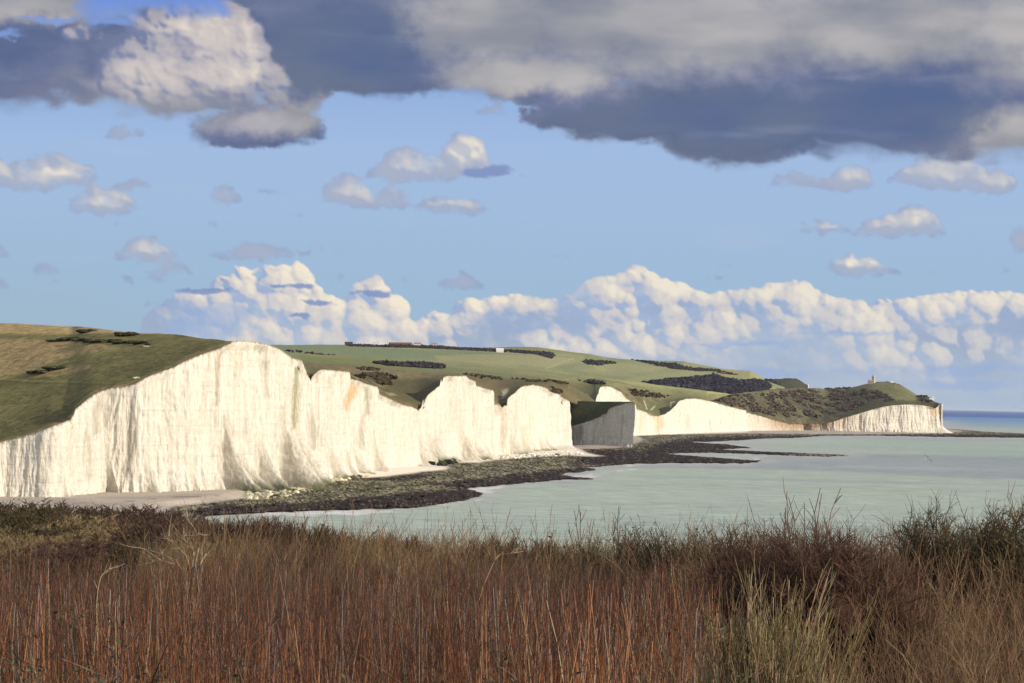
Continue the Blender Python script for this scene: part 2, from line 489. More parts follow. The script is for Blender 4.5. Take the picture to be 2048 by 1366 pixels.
def mesh_from(name, verts, faces, mat, parent=None, cols=None, smooth=False):
    """faces: int array (n,3|4)"""
    verts = np.asarray(verts, np.float32); faces = np.asarray(faces, np.int32)
    me = bpy.data.meshes.new(name)
    k = faces.shape[1]
    me.vertices.add(len(verts)); me.vertices.foreach_set('co', verts.ravel())
    me.loops.add(faces.size); me.loops.foreach_set('vertex_index', faces.ravel())
    me.polygons.add(len(faces)); me.polygons.foreach_set('loop_start', (np.arange(len(faces)) * k).astype(np.int32))
    me.polygons.foreach_set('use_smooth', np.full(len(faces), smooth))
    me.update(calc_edges=True)
    if cols is not None:
        c = np.asarray(cols)
        at_ = me.attributes.new('col', 'FLOAT_COLOR', 'POINT')
        at_.data.foreach_set('color', np.concatenate([c, np.ones((len(c), 1))], 1).astype(np.float32).ravel())
    me.materials.append(mat)
    ob = bpy.data.objects.new(name, me)
    scene.collection.objects.link(ob)
    if parent: ob.parent = parent
    return ob


def struct(o):
    o['kind'] = 'structure'
    return o


def tag(o, label, cat, group=None, kind=None):
    o['label'] = label; o['category'] = cat
    if group: o['group'] = group
    if kind: o['kind'] = kind
    return o


def empty(name, loc, rz=0.0):
    e = bpy.data.objects.new(name, None)
    scene.collection.objects.link(e)
    e.location = loc; e.rotation_euler = (0, 0, rz)
    e.empty_display_size = 0.3
    return e


def in_poly(X, Y, poly):
    r = np.zeros(X.shape, bool)
    n = len(poly)
    for i in range(n):
        x0, y0 = poly[i]; x1, y1 = poly[(i + 1) % n]
        if y0 == y1: continue
        c = ((Y < y0) != (Y < y1))
        xi = x0 + (Y - y0) * (x1 - x0) / (y1 - y0)
        r ^= c & (X < xi)
    return r


def sdf_poly(X, Y, poly):
    """signed distance, positive inside"""
    d = np.full(X.shape, 1e18)
    n = len(poly)
    for i in range(n):
        x0, y0 = poly[i]; x1, y1 = poly[(i + 1) % n]
        ex, ey = x1 - x0, y1 - y0
        L = ex * ex + ey * ey + 1e-9
        t = np.clip(((X - x0) * ex + (Y - y0) * ey) / L, 0, 1)
        d = np.minimum(d, (X - x0 - t * ex) ** 2 + (Y - y0 - t * ey) ** 2)
    d = np.sqrt(d)
    return np.where(in_poly(X, Y, poly), d, -d)


def attr_mat(name, rough=0.9, noise_scale=None, noise_amt=0.25, bump=0.0, bump_scale=1.0, spec=0.15, vscale=(1, 1, 1), transl=0.0):
    """a matt material that takes its own colour from the mesh's colour attribute, broken up by noise"""
    m, gg, o = new_mat(name)
    a = gg.n('ShaderNodeAttribute', attribute_name='col').outputs['Color']
    c = a
    geo = gg.n('ShaderNodeNewGeometry').outputs['Position']
    vec = gg.v('MULTIPLY', geo, vscale)
    if noise_scale:
        nn = gg.noise(vec, noise_scale, 6, 0.6)
        k = gg.lin(nn, 0.3, 0.7, 1 - noise_amt, 1 + noise_amt)
        vm = gg.v('SCALE', a)
        gg.t.links.new(k, vm.node.inputs['Scale'])
        c = vm
    b = gg.n('ShaderNodeBsdfPrincipled', {'Base Color': c, 'Roughness': rough, 'Specular IOR Level': spec})
    if bump:
        h = gg.noise(vec, bump_scale, 8, 0.62)
        bn = gg.n('ShaderNodeBump', {'Strength': 1.0, 'Distance': bump, 'Height': h})
        gg.t.links.new(bn.outputs[0], b.inputs['Normal'])
    gg.t.links.new(b.outputs[0], o.inputs['Surface'])
    return m


# ------------------------------------------------------------------ the sea
SAND_TOP = 3.2

land_poly = [(-200, 1120), (-60, 1110), (200, 1060), (340, 1040), (420, 1031), (552, 1023), (652, 1020), (755, 1017), (823, 1014), (892, 1005), (943, 998), (965, 988), (935, 976), (994, 971), (1063, 964),
             (1100, 960), (1131, 958), (1184, 957.5), (1125, 950), (1140, 945.5), (1198, 939.5), (1166, 934.5), (1238, 930), (1278, 926.5), (1346, 925.5), (1426, 926.5), (1493, 926.5), (1526, 921.5), (1453, 917),
             (1372, 910.5), (1337, 907.8), (1380, 905.2), (1430, 905), (1507, 907.3), (1600, 911.8), (1665, 912.8), (1693, 911.3), (1687, 909.3), (1600, 905.5), (1500, 901.8), (1450, 899), (1426, 898), (1455, 897.5),
             (1504, 895.6), (1453, 888.6), (1400, 885.5), (1383, 883.8), (1453, 881.7), (1534, 876.8), (1600, 875.2), (1650, 871.3), (1741, 871), (1875, 873.6), (2030, 875.2), (2150, 877), (2150, 869.5), (2048, 867),
             (1968, 863.3), (1928, 859.5), (1891, 857.5), (1880, 845), (1600, 845), (1270, 850), (1140, 870), (1000, 880), (840, 895), (640, 925), (500, 950), (0, 965), (-200, 965)]
SY = 7.0                                # vertical stretch for distances measured on the seen shore
lp = [(x, y * SY) for x, y in land_poly]


def grid_rows(dys):
    """rows of constant dip below the horizon line, so a row is a line of equal distance on the sea"""
    return dys


# shore: beach, chalk platform and weed, one height field meeting the sea at z = 0
xs = np.arange(-140, 2160, 2.0)
ys = np.concatenate([np.arange(838, 905, 0.8), np.arange(905, 1000, 1.25), np.arange(1000, 1125, 2.2)])
PX, PY = np.meshgrid(xs, ys)
Pxy0 = P(PX, PY, depth_at(PX, np.maximum(PY, 830 + 0 * PX) , 0.0))
wxn = Pxy0[..., 0]; wyn = Pxy0[..., 1]
SD = sdf_poly(PX, PY * SY, lp)
rag = fbm(wxn / 26, wyn / 60, 6, 3, 0.62)
SDn = SD + rag * 9.0 * np.clip(PY - 850, 12, 100) / 60
hs_ = np.where(SDn > 0, 0.5 + 0.012 * SDn, 0.10 * SDn)
hs_ = np.clip(hs_, -2.5, 1.8)
rocks = fbm(wxn / 3.2, wyn / 7.0, 4, 8, 0.6)
rk2 = fbm(wxn / 9, wyn / 18, 3, 9, 0.5)
# sandy beach along the foot of the cliffs
sand_polys = [
    [(-200, 960), (-200, 1120), (200, 1060), (330, 1030), (345, 1015), (420, 1006), (500, 996), (560, 984), (520, 955), (300, 950)],
    [(600, 950), (570, 990), (600, 972), (640, 966), (700, 958), (770, 954), (850, 944), (900, 940), (905, 934), (870, 922), (760, 925)],
    [(905, 915), (912, 926), (960, 926), (990, 921), (1060, 915), (1130, 911), (1190, 914), (1215, 912), (1180, 905), (1150, 890), (1000, 895)],
    [(1140, 870), (1138, 897), (1180, 898), (1262, 894), (1290, 880), (1275, 870)],
    [(1265, 850), (1268, 872), (1330, 869.5), (1400, 868), (1500, 867), (1600, 868), (1660, 868.5), (1760, 868.5), (1885, 867), (1925, 863.5), (1925, 861), (1891, 857), (1880, 845)],
]
sand = np.full(PX.shape, -1e9)
for sp in sand_polys:
    sand = np.maximum(sand, sdf_poly(PX, PY * SY, [(x, y * SY) for x, y in sp]))
sandn = sand + fbm(wxn / 18, wyn / 50, 4, 14) * 10
sf_ = sm(sandn, -6, 8)
base_rise = sm(sand, 0, 60)
hh = hs_ + rocks * 0.42 * (1 - sf_) * sm(SDn, -10, 10) + rk2 * 0.30 * (1 - sf_)
hh = np.where(SDn > 0, lerp(hh, np.clip(0.9 + 0.03 * np.maximum(sand, 0), 0.9, SAND_TOP), sf_), hh)
hh = np.clip(hh, -3, SAND_TOP + 0.4)
Yd = depth_at(PX, PY, np.minimum(hh, SAND_TOP))
shore = P(PX, PY, Yd)
shore[..., 2] = hh
# own colours: wet dark weed towards the water, bleached chalk and green algae towards the cliffs, pale pinkish sand
weedn = fbm(shore[..., 0] / 14, shore[..., 1] / 40, 5, 19, 0.6)
wf = fbm(shore[..., 0] / 2.2, shore[..., 1] / 7.0, 3, 29, 0.6); wq_ = np.random.default_rng(5).random(wf.shape) - 0.5
dark_zone = [[(330, 1030), (360, 1018), (420, 1012), (560, 1006), (640, 1003), (700, 994), (820, 985), (900, 978), (880, 972), (840, 968), (930, 958), (1000, 950), (1080, 942), (1150, 934), (1200, 928), (1180, 916), (1260, 905), (1290, 895), (1300, 888), (1400, 872),
              (1600, 869.5), (1700, 868.5), (1890, 867.5), (2150, 867.5), (2150, 880), (1700, 880), (1400, 960), (900, 1030), (552, 1040)],
             [(630, 956), (700, 958), (760, 962), (850, 958), (900, 950), (860, 946), (770, 953), (700, 955)],
             [(1140, 899), (1290, 897), (1290, 930), (1140, 930)]]
dz = np.full(PX.shape, -1e9)
for dp in dark_zone:
    dz = np.maximum(dz, sdf_poly(PX, PY * SY, [(x, y * SY) for x, y in dp]))
dzz = sm(dz / 34 + weedn * 1.1 + wf * 0.5 + rocks * 0.7 + 0.5 * wq_, -0.45, 0.4)
c_pale = mixc(np.array([0.30, 0.27, 0.17]), np.array([0.12, 0.12, 0.06]), sm(weedn, -0.2, 0.5))
c_pale = mixc(c_pale, np.array([0.045, 0.04, 0.03]), sm(wf + 0.6 * rocks + 0.9 * wq_ + 0.35 * weedn, -0.34, 0.16) * 0.95)
c_weed = mixc(np.array([0.026, 0.020, 0.019]), np.array([0.085, 0.055, 0.038]), sm(wf + weedn + 0.8 * wq_, 0.1, 0.9))
c_weed = mixc(c_weed, np.array([0.22, 0.21, 0.19]), ((wq_ + 0.3 * rk2) > 0.47) * 0.6)
cshore = mixc(c_pale, c_weed, dzz)
c_sand = mixc(np.array([0.45, 0.39, 0.32]), np.array([0.36, 0.31, 0.26]), sm(fbm(shore[..., 0] / 30, shore[..., 1] / 40, 4, 33), -0.3, 0.4))
white_sand = np.maximum(sdf_poly(PX, PY * SY, [(x, y * SY) for x, y in sand_polys[1]]), sdf_poly(PX, PY * SY, [(x, y * SY) for x, y in sand_polys[2]]))
c_sand = mixc(c_sand, np.array([0.74, 0.68, 0.58]), sm(white_sand, 0, 20))
far_white = sdf_poly(PX, PY * SY, [(1262, 860 * SY), (1262, 873 * SY), (1500, 864.6 * SY), (1500, 860 * SY)])
c_sand = mixc(c_sand, np.array([0.70, 0.64, 0.55]), sm(far_white, -4, 10))
strand = np.exp(-((PY - interp_curve(PX, [(150, 1006), (250, 1003), (350, 994), (470, 990), (520, 986)])) / 1.2) ** 2) * sm(rk2, -0.1, 0.3) * (PX < 520)
c_sand = mixc(c_sand, np.array([0.16, 0.10, 0.08]), strand * 0.7)
cshore = mixc(cshore, c_sand, sf_)
# wet fringe at the water's edge
cshore = mixc(cshore, np.array([0.30, 0.28, 0.27]), (hh < 0.12) * 0.35)
m_shore = attr_mat("shore_rock", 0.9, 1.4, 0.35, 0.30, 1.6, spec=0.05)
beach_ob = struct(grid_mesh("beach", shore, m_shore, {'col': cshore}))

# the water itself: wide sheet out to the horizon, its own colour milky with chalk near the shore and blue offshore
dyr = np.concatenate([[0.62, 0.8, 1.0, 1.3, 1.7, 2.2, 2.8, 3.5], np.arange(4.3, 60, 0.9), np.arange(60, 330, 2.5), np.array([340, 380, 450, 560, 800, 1500])])
uu = np.concatenate([[-9000, -5000, -2500], np.arange(-1300, 1301, 5.0), [2500, 5000, 9000]])
UU, DY = np.meshgrid(uu, dyr)
YY = HC * F / DY
seaco = np.stack([UU / F * YY, YY, 0 * YY], -1)
cxp = PXC + UU * CR - DY * SR              # where that point is seen
cyp = PYC + UU * SR + DY * CR
near = np.array([0.35, 0.395, 0.315])
green = np.array([0.25, 0.34, 0.285])
blue = np.array([0.09, 0.21, 0.40])
deepb = np.array([0.015, 0.070, 0.28])
offs = sm(-DY, -42, -14)
csea = mixc(near, green, sm(fbm(seaco[..., 0] / 420, YY / 900, 4, 3), -0.1, 0.6) * 0.45)
csea = mixc(csea, np.array([0.33, 0.39, 0.335]), sm(-DY, -70, -46))
csea = mixc(csea, blue, offs)
csea = mixc(csea, deepb, sm(-DY, -15.5, -13))
# cloud shadows painted into the sea's colour, darker and greyer
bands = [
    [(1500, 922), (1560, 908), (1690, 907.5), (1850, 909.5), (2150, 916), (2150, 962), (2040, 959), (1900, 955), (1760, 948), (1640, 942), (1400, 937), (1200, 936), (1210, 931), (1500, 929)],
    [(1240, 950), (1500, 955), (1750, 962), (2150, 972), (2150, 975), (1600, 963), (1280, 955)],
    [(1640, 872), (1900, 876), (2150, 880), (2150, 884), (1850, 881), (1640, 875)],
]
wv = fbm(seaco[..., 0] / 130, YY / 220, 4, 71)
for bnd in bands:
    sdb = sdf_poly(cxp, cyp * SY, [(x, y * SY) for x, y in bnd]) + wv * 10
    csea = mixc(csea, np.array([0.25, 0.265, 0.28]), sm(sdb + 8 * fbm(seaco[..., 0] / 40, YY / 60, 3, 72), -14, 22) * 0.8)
lights = [[(1640, 933), (1700, 931), (2000, 939), (2000, 942), (1750, 938)]]
for bnd in lights:
    sdb = sdf_poly(cxp, cyp * SY, [(x, y * SY) for x, y in bnd]) + wv * 8
    csea = mixc(csea, np.array([0.34, 0.37, 0.34]), sm(sdb, -6, 8) * 0.6)
# streaks
st = fbm(seaco[..., 0] / 900, YY / (14 + YY * 0.02), 4, 83)
csea = csea * (1 + 0.10 * st)[..., None]
# shallow milky water over rocks, pools painted pale with reflected sky, lines of foam
SDs = sdf_poly(cxp, cyp * SY, lp)
shal = sm(SDs + wv * 14, -70, 0)
csea = mixc(csea, np.array([0.38, 0.37, 0.35]), shal * 0.75)
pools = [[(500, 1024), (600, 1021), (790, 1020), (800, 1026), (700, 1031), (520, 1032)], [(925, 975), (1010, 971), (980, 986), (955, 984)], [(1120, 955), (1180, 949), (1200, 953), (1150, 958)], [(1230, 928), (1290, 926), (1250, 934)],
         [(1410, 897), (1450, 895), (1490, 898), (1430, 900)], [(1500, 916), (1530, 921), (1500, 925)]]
foam_sheen = np.zeros(UU.shape)
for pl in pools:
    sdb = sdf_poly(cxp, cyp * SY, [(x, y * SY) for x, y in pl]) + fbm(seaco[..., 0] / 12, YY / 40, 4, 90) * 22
    foam_sheen = np.maximum(foam_sheen, sm(sdb, -4, 8))
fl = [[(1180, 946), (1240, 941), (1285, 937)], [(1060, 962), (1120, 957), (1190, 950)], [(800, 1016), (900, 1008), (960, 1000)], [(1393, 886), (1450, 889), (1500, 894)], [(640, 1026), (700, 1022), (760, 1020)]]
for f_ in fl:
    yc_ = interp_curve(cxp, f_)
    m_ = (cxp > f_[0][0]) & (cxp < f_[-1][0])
    foam_sheen = np.maximum(foam_sheen, np.exp(-((cyp - yc_ + wv * 2) / 1.1) ** 2) * m_ * sm(fbm(seaco[..., 0] / 16, YY / 40, 3, 99), -0.3, 0.3))
csea = mixc(csea, np.array([0.66, 0.63, 0.60]), foam_sheen * 0.7)

m_sea, gg, o = new_mat("sea_water")
a = gg.n('ShaderNodeAttribute', attribute_name='col').outputs['Color']
geo = gg.n('ShaderNodeNewGeometry').outputs['Position']
px_, py_, pz_ = gg.n('ShaderNodeSeparateXYZ', (geo,)).outputs
wv1 = gg.noise(gg.v('MULTIPLY', geo, (0.045, 0.14, 1)), 1.0, 6, 0.62)
wv2 = gg.noise(gg.v('MULTIPLY', geo, (0.25, 0.55, 1)), 1.0, 4, 0.6)
k = gg.lin(gg.m('ADD', wv1, gg.m('MULTIPLY', wv2, 0.5)), 0.64, 0.86, 0.80, 1.22)
vm = gg.v('SCALE', a)
gg.t.links.new(k, vm.node.inputs['Scale'])
bmp = gg.n('ShaderNodeBump', {'Strength': 1.0, 'Distance': 0.9, 'Height': gg.m('ADD', wv1, gg.m('MULTIPLY', wv2, 0.35))})
dif = gg.n('ShaderNodeBsdfDiffuse', {'Color': vm})
gl = gg.n('ShaderNodeBsdfGlossy', {'Roughness': 0.42, 'Color': (0.85, 0.88, 0.88, 1)})
gg.t.links.new(bmp.outputs[0], gl.inputs['Normal'])
gg.t.links.new(bmp.outputs[0], dif.inputs['Normal'])
mx = gg.n('ShaderNodeMixShader', (0.17, dif.outputs[0], gl.outputs[0]))
gg.t.links.new(mx.outputs[0], o.inputs['Surface'])
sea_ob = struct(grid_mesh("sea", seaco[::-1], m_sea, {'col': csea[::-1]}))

# ------------------------------------------------------------------ the chalk cliffs
m_chalk, gg, o = new_mat("chalk")
a = gg.n('ShaderNodeAttribute', attribute_name='col').outputs['Color']
geo = gg.n('ShaderNodeNewGeometry').outputs['Position']
streak = gg.noise(gg.v('MULTIPLY', geo, (0.35, 0.35, 0.028)), 1.0, 7, 0.62)
speck = gg.noise(gg.v('MULTIPLY', geo, (0.5, 0.5, 0.3)), 1.2, 6, 0.65)
k = gg.m('MULTIPLY', gg.lin(streak, 0.36, 0.62, 1.06, 0.87), gg.lin(speck, 0.32, 0.64, 1.06, 0.86))
bedz = gg.noise(gg.comb(0.0, 0.0, gg.m('MULTIPLY', gg.n('ShaderNodeSeparateXYZ', (geo,)).outputs[2], 0.9)), 1.0, 3, 0.6)
k = gg.m('MULTIPLY', k, gg.ss(bedz, 0.60, 0.72, 1.0, 0.95))
vm = gg.v('SCALE', a)
gg.t.links.new(k, vm.node.inputs['Scale'])
hgt_ = gg.m('ADD', gg.noise(gg.v('MULTIPLY', geo, (0.30, 0.30, 0.05)), 1.0, 8, 0.66), gg.m('MULTIPLY', speck, 0.6))
bmp = gg.n('ShaderNodeBump', {'Strength': 1.0, 'Distance': 1.1, 'Height': hgt_})
b = gg.n('ShaderNodeBsdfPrincipled', {'Base Color': vm, 'Roughness': 0.95, 'Specular IOR Level': 0.1, 'Normal': bmp.outputs[0]})
gg.t.links.new(b.outputs[0], o.inputs['Surface'])

RIM = []


def cliff(name, tops, bases, step=0.7, rows=150, spurs=(), amp=1.0, seed=1, stains=(), z0=3.0, brown=None, plan=None, algae=(), dirt=1.0):
    x0, x1 = tops[0][0], tops[-1][0]
    px = np.arange(x0, x1 + step * 0.5, step)
    # jagged rim
    yt = interp_curve(px, tops) + 1.1 * fbm(px / 6, px * 0, 4, seed + 5) * (1 if amp > 0.3 else 0.4)
    if plan is not None:
        Yb = interp_curve(px, plan)
    else:
        yb = interp_curve(px, bases)
        yb = (yb + np.convolve(np.pad(yb, 20, mode='edge'), np.ones(41) / 41, 'valid')) / 2 if len(px) > 60 else yb
        Yb = depth_at(px, yb, z0)
    B = P(px, interp_curve(px, bases) if bases is not None else yt, Yb)
    T = P(px, yt, Yb)
    # outward normal in plan from the smoothed line
    k_ = max(3, min(61, (len(px) // 8) * 2 + 1))
    ker = np.ones(k_) / k_
    bx = np.convolve(np.pad(B[:, 0], k_ // 2, mode='reflect', reflect_type='odd'), ker, 'valid')
    by = np.convolve(np.pad(B[:, 1], k_ // 2, mode='reflect', reflect_type='odd'), ker, 'valid')
    tx, ty = np.gradient(bx), np.gradient(by)
    L = np.hypot(tx, ty) + 1e-9
    nx, ny = ty / L, -tx / L
    s = np.concatenate([[0], np.cumsum(np.hypot(np.diff(B[:, 0]), np.diff(B[:, 1])))])
    t = np.linspace(0, 1, rows)
    zt = T[:, 2]; zb = -3.0
    Z = zb + (zt[None, :] - zb) * t[:, None]
    S = np.broadcast_to(s, Z.shape)
    PXg = np.broadcast_to(px, Z.shape)
    PYg = PYC + 0 * Z
    # relief: buttresses, flutes and blocky beds
    low = 1 - np.clip(Z / np.maximum(zt[None, :], 10), 0, 1)
    D = amp * (4.4 * fbm(S / 34 , Z / 160, 3, seed) + 2.7 * np.abs(fbm(S / 13 + 0.3 * fbm(S / 30, Z / 40, 2, seed + 3), Z / 90, 3, seed + 1)) * -1.0
               + 1.0 * fbm(S / 5, Z / 26, 4, seed + 2) + 0.40 * fbm(S / 1.7, Z / 8, 4, seed + 4))
    D = D + amp * 0.12 * np.round(2 * fbm(S / 60, Z / 4.0, 2, seed + 9))
    D *= sm(t[:, None], 1.0, 0.93) * 0.85 + 0.15
    D = D + 2.2 * low ** 3 * amp + 1.2 * (1 - t[:, None])
    D = D + amp * 6.0 * low ** 7 * np.clip(0.55 - np.abs(fbm(S / 11, Z / 60, 3, seed + 13)) * 2.2, 0, 1) + amp * 1.6 * low ** 5 * fbm(S / 3.0, Z / 5, 3, seed + 14)
    SPD = np.zeros(Z.shape)
    for (sxp, A, hm, w) in spurs:              # px of root, reach in metres, height in metres, half width in px
        hrel = np.clip(1 - (Z + 3) / hm, 0, 1)
        ww = w * (0.50 + 0.65 * hrel)
        dx = (PXg - sxp + 0.18 * w * fbm(Z / 12, S * 0 + sxp, 3, seed + 8)) / ww
        rough_ = 1 + 0.10 * fbm(S / 3, Z / 7, 3, seed + 41) + 0.06 * fbm(S / 1.2, Z / 2.5, 3, seed + 42)
        SPD = np.maximum(SPD, 1.35 * A * hrel ** 1.6 * np.clip(1 - np.abs(dx) ** 1.15, 0, 1) * rough_)
    X = B[:, 0][None, :] + nx[None, :] * D + 0.78 * SPD
    Y = B[:, 1][None, :] + ny[None, :] * D - 0.80 * SPD
    co_ = np.stack([X, Y, Z], -1)
    # seen position, for placing the painted stains and streaks
    seen = (Z - HC) / Y * F
    uu_ = X / Y * F
    seenx = PXC + uu_ * CR + seen * SR
    seeny = PYC + uu_ * SR - seen * CR
    base_c = np.array([0.655, 0.62, 0.555])
    c = np.broadcast_to(base_c, Z.shape + (3,)).copy()
    st1 = fbm(S / 5, Z / 60, 5, seed + 20, 0.6)
    st2 = fbm(S / 16, Z / 50, 4, seed + 21)
    fine = fbm(S / 1.4, Z / 9, 4, seed + 22, 0.6)
    wr = np.clip(sm(st1 + 0.5 * st2 + 0.25 * fine, 0.28, 0.85), 0, 1)
    c = mixc(c, np.array([0.60, 0.55, 0.44]), wr * 0.7 * dirt)
    c = mixc(c, np.array([0.44, 0.40, 0.30]), sm(st2 + 0.6 * fine + 0.3 * st1, 0.42, 0.95) * 0.65 * dirt)
    c = mixc(c, np.array([0.73, 0.69, 0.62]), sm(-st2, 0.2, 0.7) * 0.5)
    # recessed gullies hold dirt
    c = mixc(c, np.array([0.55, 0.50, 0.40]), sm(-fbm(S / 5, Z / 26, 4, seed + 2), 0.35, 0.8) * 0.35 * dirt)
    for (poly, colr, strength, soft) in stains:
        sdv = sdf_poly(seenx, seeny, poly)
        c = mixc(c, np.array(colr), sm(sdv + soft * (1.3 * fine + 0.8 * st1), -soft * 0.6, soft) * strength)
    if brown:
        w_ = interp_curve(px, brown)[None, :]
        c = mixc(c, np.array([0.36, 0.25, 0.16]), np.clip(w_ * (0.45 + 0.75 * t[:, None] ** 0.8 + 0.6 * fine + 0.3 * st1), 0, 1))
    # thin soil at the rim
    rim = (zt[None, :] - Z)
    c = mixc(c, np.array([0.22, 0.17, 0.10]), sm(rim + 1.0 * fine, 1.1, 0.0) * 0.8)
    for zf_, wf_ in ((9.0, .30), (17.5, .25), (24.0, .3), (33.0, .3), (41.0, .25), (52.0, .3), (63.0, .25)):
        ln = np.exp(-((Z - zf_ - 1.2 * fbm(S / 120, S * 0 + zf_, 2, 77) - 0.010 * S) / wf_) ** 2) * sm(fbm(S / 9, Z / 3, 3, seed + 31), -0.15, 0.25)
        c = mixc(c, np.array([0.38, 0.34, 0.27]), ln * 0.32)
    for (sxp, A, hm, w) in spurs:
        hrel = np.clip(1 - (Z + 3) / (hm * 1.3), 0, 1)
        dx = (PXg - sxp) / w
        c = mixc(c, np.array([0.42, 0.37, 0.27]), np.exp(-((dx + 0.6 + 0.2 * fine) / 0.45) ** 2) * sm(hrel + 0.4 * fine, 0.0, 0.55) * 0.6)  # left sides of the buttresses painted darker, shade and stain together
    for (axp, aw, ah) in algae:
        q = sm(1 - np.abs(PXg - axp) / aw + fine * 0.5, 0.0, 0.6) * sm(Z + fine * 2.0, ah, ah * 0.3)
        c = mixc(c, mixc(np.array([0.09, 0.10, 0.035]), np.array([0.02, 0.02, 0.015]), sm(-Z, -2.2, -0.3)), q * 0.92)
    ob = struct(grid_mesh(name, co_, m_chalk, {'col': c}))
    RIM.append((px, co_[-1], nx, ny, yt, Yb))
    return ob


def stk(cx, y0, y1, w0, w1=None, lean=0):
    w1 = w1 or w0
    return [(cx - w0, y0), (cx + w0, y0), (cx + lean + w1, (y0 + y1) / 2), (cx + lean + w1 * .6, y1), (cx + lean - w1 * .8, y1), (cx + lean - w1, (y0 + y1) / 2)]


DG = (0.34, 0.30, 0.22)
top1 = [(-60, 905), (-30, 895), (0, 884), (30, 876), (68, 866), (100, 853), (137, 839), (144, 828), (147, 818), (158, 808), (172, 796), (191, 785), (219, 776), (245, 773), (262, 769), (272, 764), (294, 752), (318, 743), (342, 735), (362, 723),
        (379, 716), (402, 707), (427, 699), (446, 691), (457, 687), (460, 682), (470, 680.5), (496, 682), (518, 685), (533, 689), (554, 698), (568, 708), (581, 716), (592, 719), (601, 721), (604, 730), (608, 740), (612, 752), (617, 760), (622, 752),
        (632, 742), (638, 738.5), (660, 740), (680, 742), (692, 743), (696.5, 745), (697.5, 757), (715, 761), (728, 767), (742, 771), (752, 773.5), (755, 778), (756.5, 788), (772, 795), (789, 803), (806, 810), (823, 814), (829, 817), (834, 821.5)]
bas1 = [(-60, 998), (0, 993), (100, 995), (205, 984), (273, 985), (342, 983), (410, 980), (480, 976), (560, 971), (600, 963), (640, 955), (700, 946), (760, 938.5), (834, 930)]
spurs1 = [(448, 22, 40, 17), (492, 19, 24, 15), (524, 19, 30, 13), (566, 22, 50, 13), (604, 20, 42, 13), (664, 12, 26, 12), (715, 12, 24, 9), (745, 11, 34, 8), (692, 9, 18, 7), (300, 6, 20, 14), (220, 6, 25, 12), (380, 7, 18, 12), (120, 6, 16, 10)]
stains1 = [
    ([(707, 768), (714, 776), (711, 797), (700, 806), (697, 823), (690, 822), (688, 808), (694, 780), (700, 770)], (0.60, 0.38, 0.20), 0.9, 6),
    (stk(198, 790, 870, 6, 9, -4), DG, 0.55, 6), (stk(180, 870, 960, 7, 10, 0), DG, 0.4, 8), (stk(262, 800, 950, 5, 10, -2), DG, 0.38, 7),
    (stk(442, 690, 815, 4, 6, -8), DG, 0.6, 5), (stk(468, 690, 760, 12, 9, 6), (0.55, 0.50, 0.38), 0.6, 8), (stk(530, 720, 800, 9, 8, 0), DG, 0.4, 8),
    (stk(594, 735, 860, 6, 8, -4), (0.28, 0.27, 0.15), 0.75, 5), (stk(622, 810, 900, 2, 7, 4), DG, 0.6, 6), (stk(578, 860, 930, 6, 9, 2), DG, 0.4, 8),
    (stk(732, 775, 830, 4, 5, 3), (0.32, 0.31, 0.2), 0.75, 4), (stk(725, 830, 900, 3, 7, -3), DG, 0.5, 6), (stk(742, 775, 800, 2, 3, 0), DG, 0.5, 4), (stk(660, 750, 790, 5, 4, 2), DG, 0.4, 5),
    (stk(452, 830, 905, 9, 14, 4), (0.42, 0.38, 0.3), 0.6, 9), (stk(260, 905, 950, 8, 8, -4), (0.4, 0.37, 0.32), 0.5, 8), (stk(640, 742, 765, 8, 3, -6), (0.42, 0.33, 0.24), 0.6, 5),
    (stk(800, 850, 930, 8, 10, 0), (0.6, 0.5, 0.4), 0.4, 8), (stk(150, 815, 850, 4, 4, -6), (0.45, 0.4, 0.32), 0.6, 4),
]
algae1 = [(450, 20, 9), (493, 17, 9), (525, 15, 8), (568, 16, 9), (606, 14, 8), (664, 12, 7), (716, 12, 5), (830, 8, 5)]
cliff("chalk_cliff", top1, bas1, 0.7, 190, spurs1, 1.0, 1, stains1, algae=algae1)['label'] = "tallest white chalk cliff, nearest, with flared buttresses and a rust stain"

top2 = [(833, 822), (840, 815), (845, 811), (843.9, 803), (845, 795), (854, 789), (868, 777.5), (876, 771), (881, 765), (878.5, 757), (884, 754), (892, 751.5), (912, 752), (929, 751), (936, 758), (948, 762), (950, 771), (966, 776), (984, 781), (986.5, 786), (987.5, 812)]
top2 = sorted(top2)
bas2 = [(833, 926), (860, 922), (900, 918), (960, 913.5), (987.5, 910)]
top2 = [(824, 828)] + top2; bas2 = [(824, 927)] + bas2
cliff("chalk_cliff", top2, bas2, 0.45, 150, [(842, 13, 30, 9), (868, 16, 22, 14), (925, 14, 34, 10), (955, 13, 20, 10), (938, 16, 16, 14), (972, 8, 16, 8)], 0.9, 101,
      [(stk(905, 760, 860, 5, 8, 2), (0.55, 0.5, 0.42), 0.5, 7), (stk(870, 875, 915, 9, 10, 4), (0.4, 0.36, 0.28), 0.5, 7), (stk(933, 880, 915, 4, 7, 4), (0.42, 0.36, 0.26), 0.5, 6)],
      algae=[(868, 24, 8), (895, 20, 6.5), (945, 14, 6), (850, 10, 8)])['label'] = "second chalk cliff of the row, with a notched flat top"
cliff("chalk_cliff", [(976, 811), (986, 809), (994, 808.5), (1000, 812), (1003, 815), (1007, 811), (1013.5, 810)], [(976, 908), (1013.5, 906)], 0.4, 110, [], 0.8, 131,
      [([(983, 806), (1016, 806), (1014, 840), (1010, 905), (1000, 905), (1001, 830), (984, 830)], (0.52, 0.45, 0.36), 0.7, 6)], plan=[(976, 1782), (986, 1788), (1002, 1812), (1013.5, 1822)])['label'] = "low stained chalk gap between the second and third cliffs"
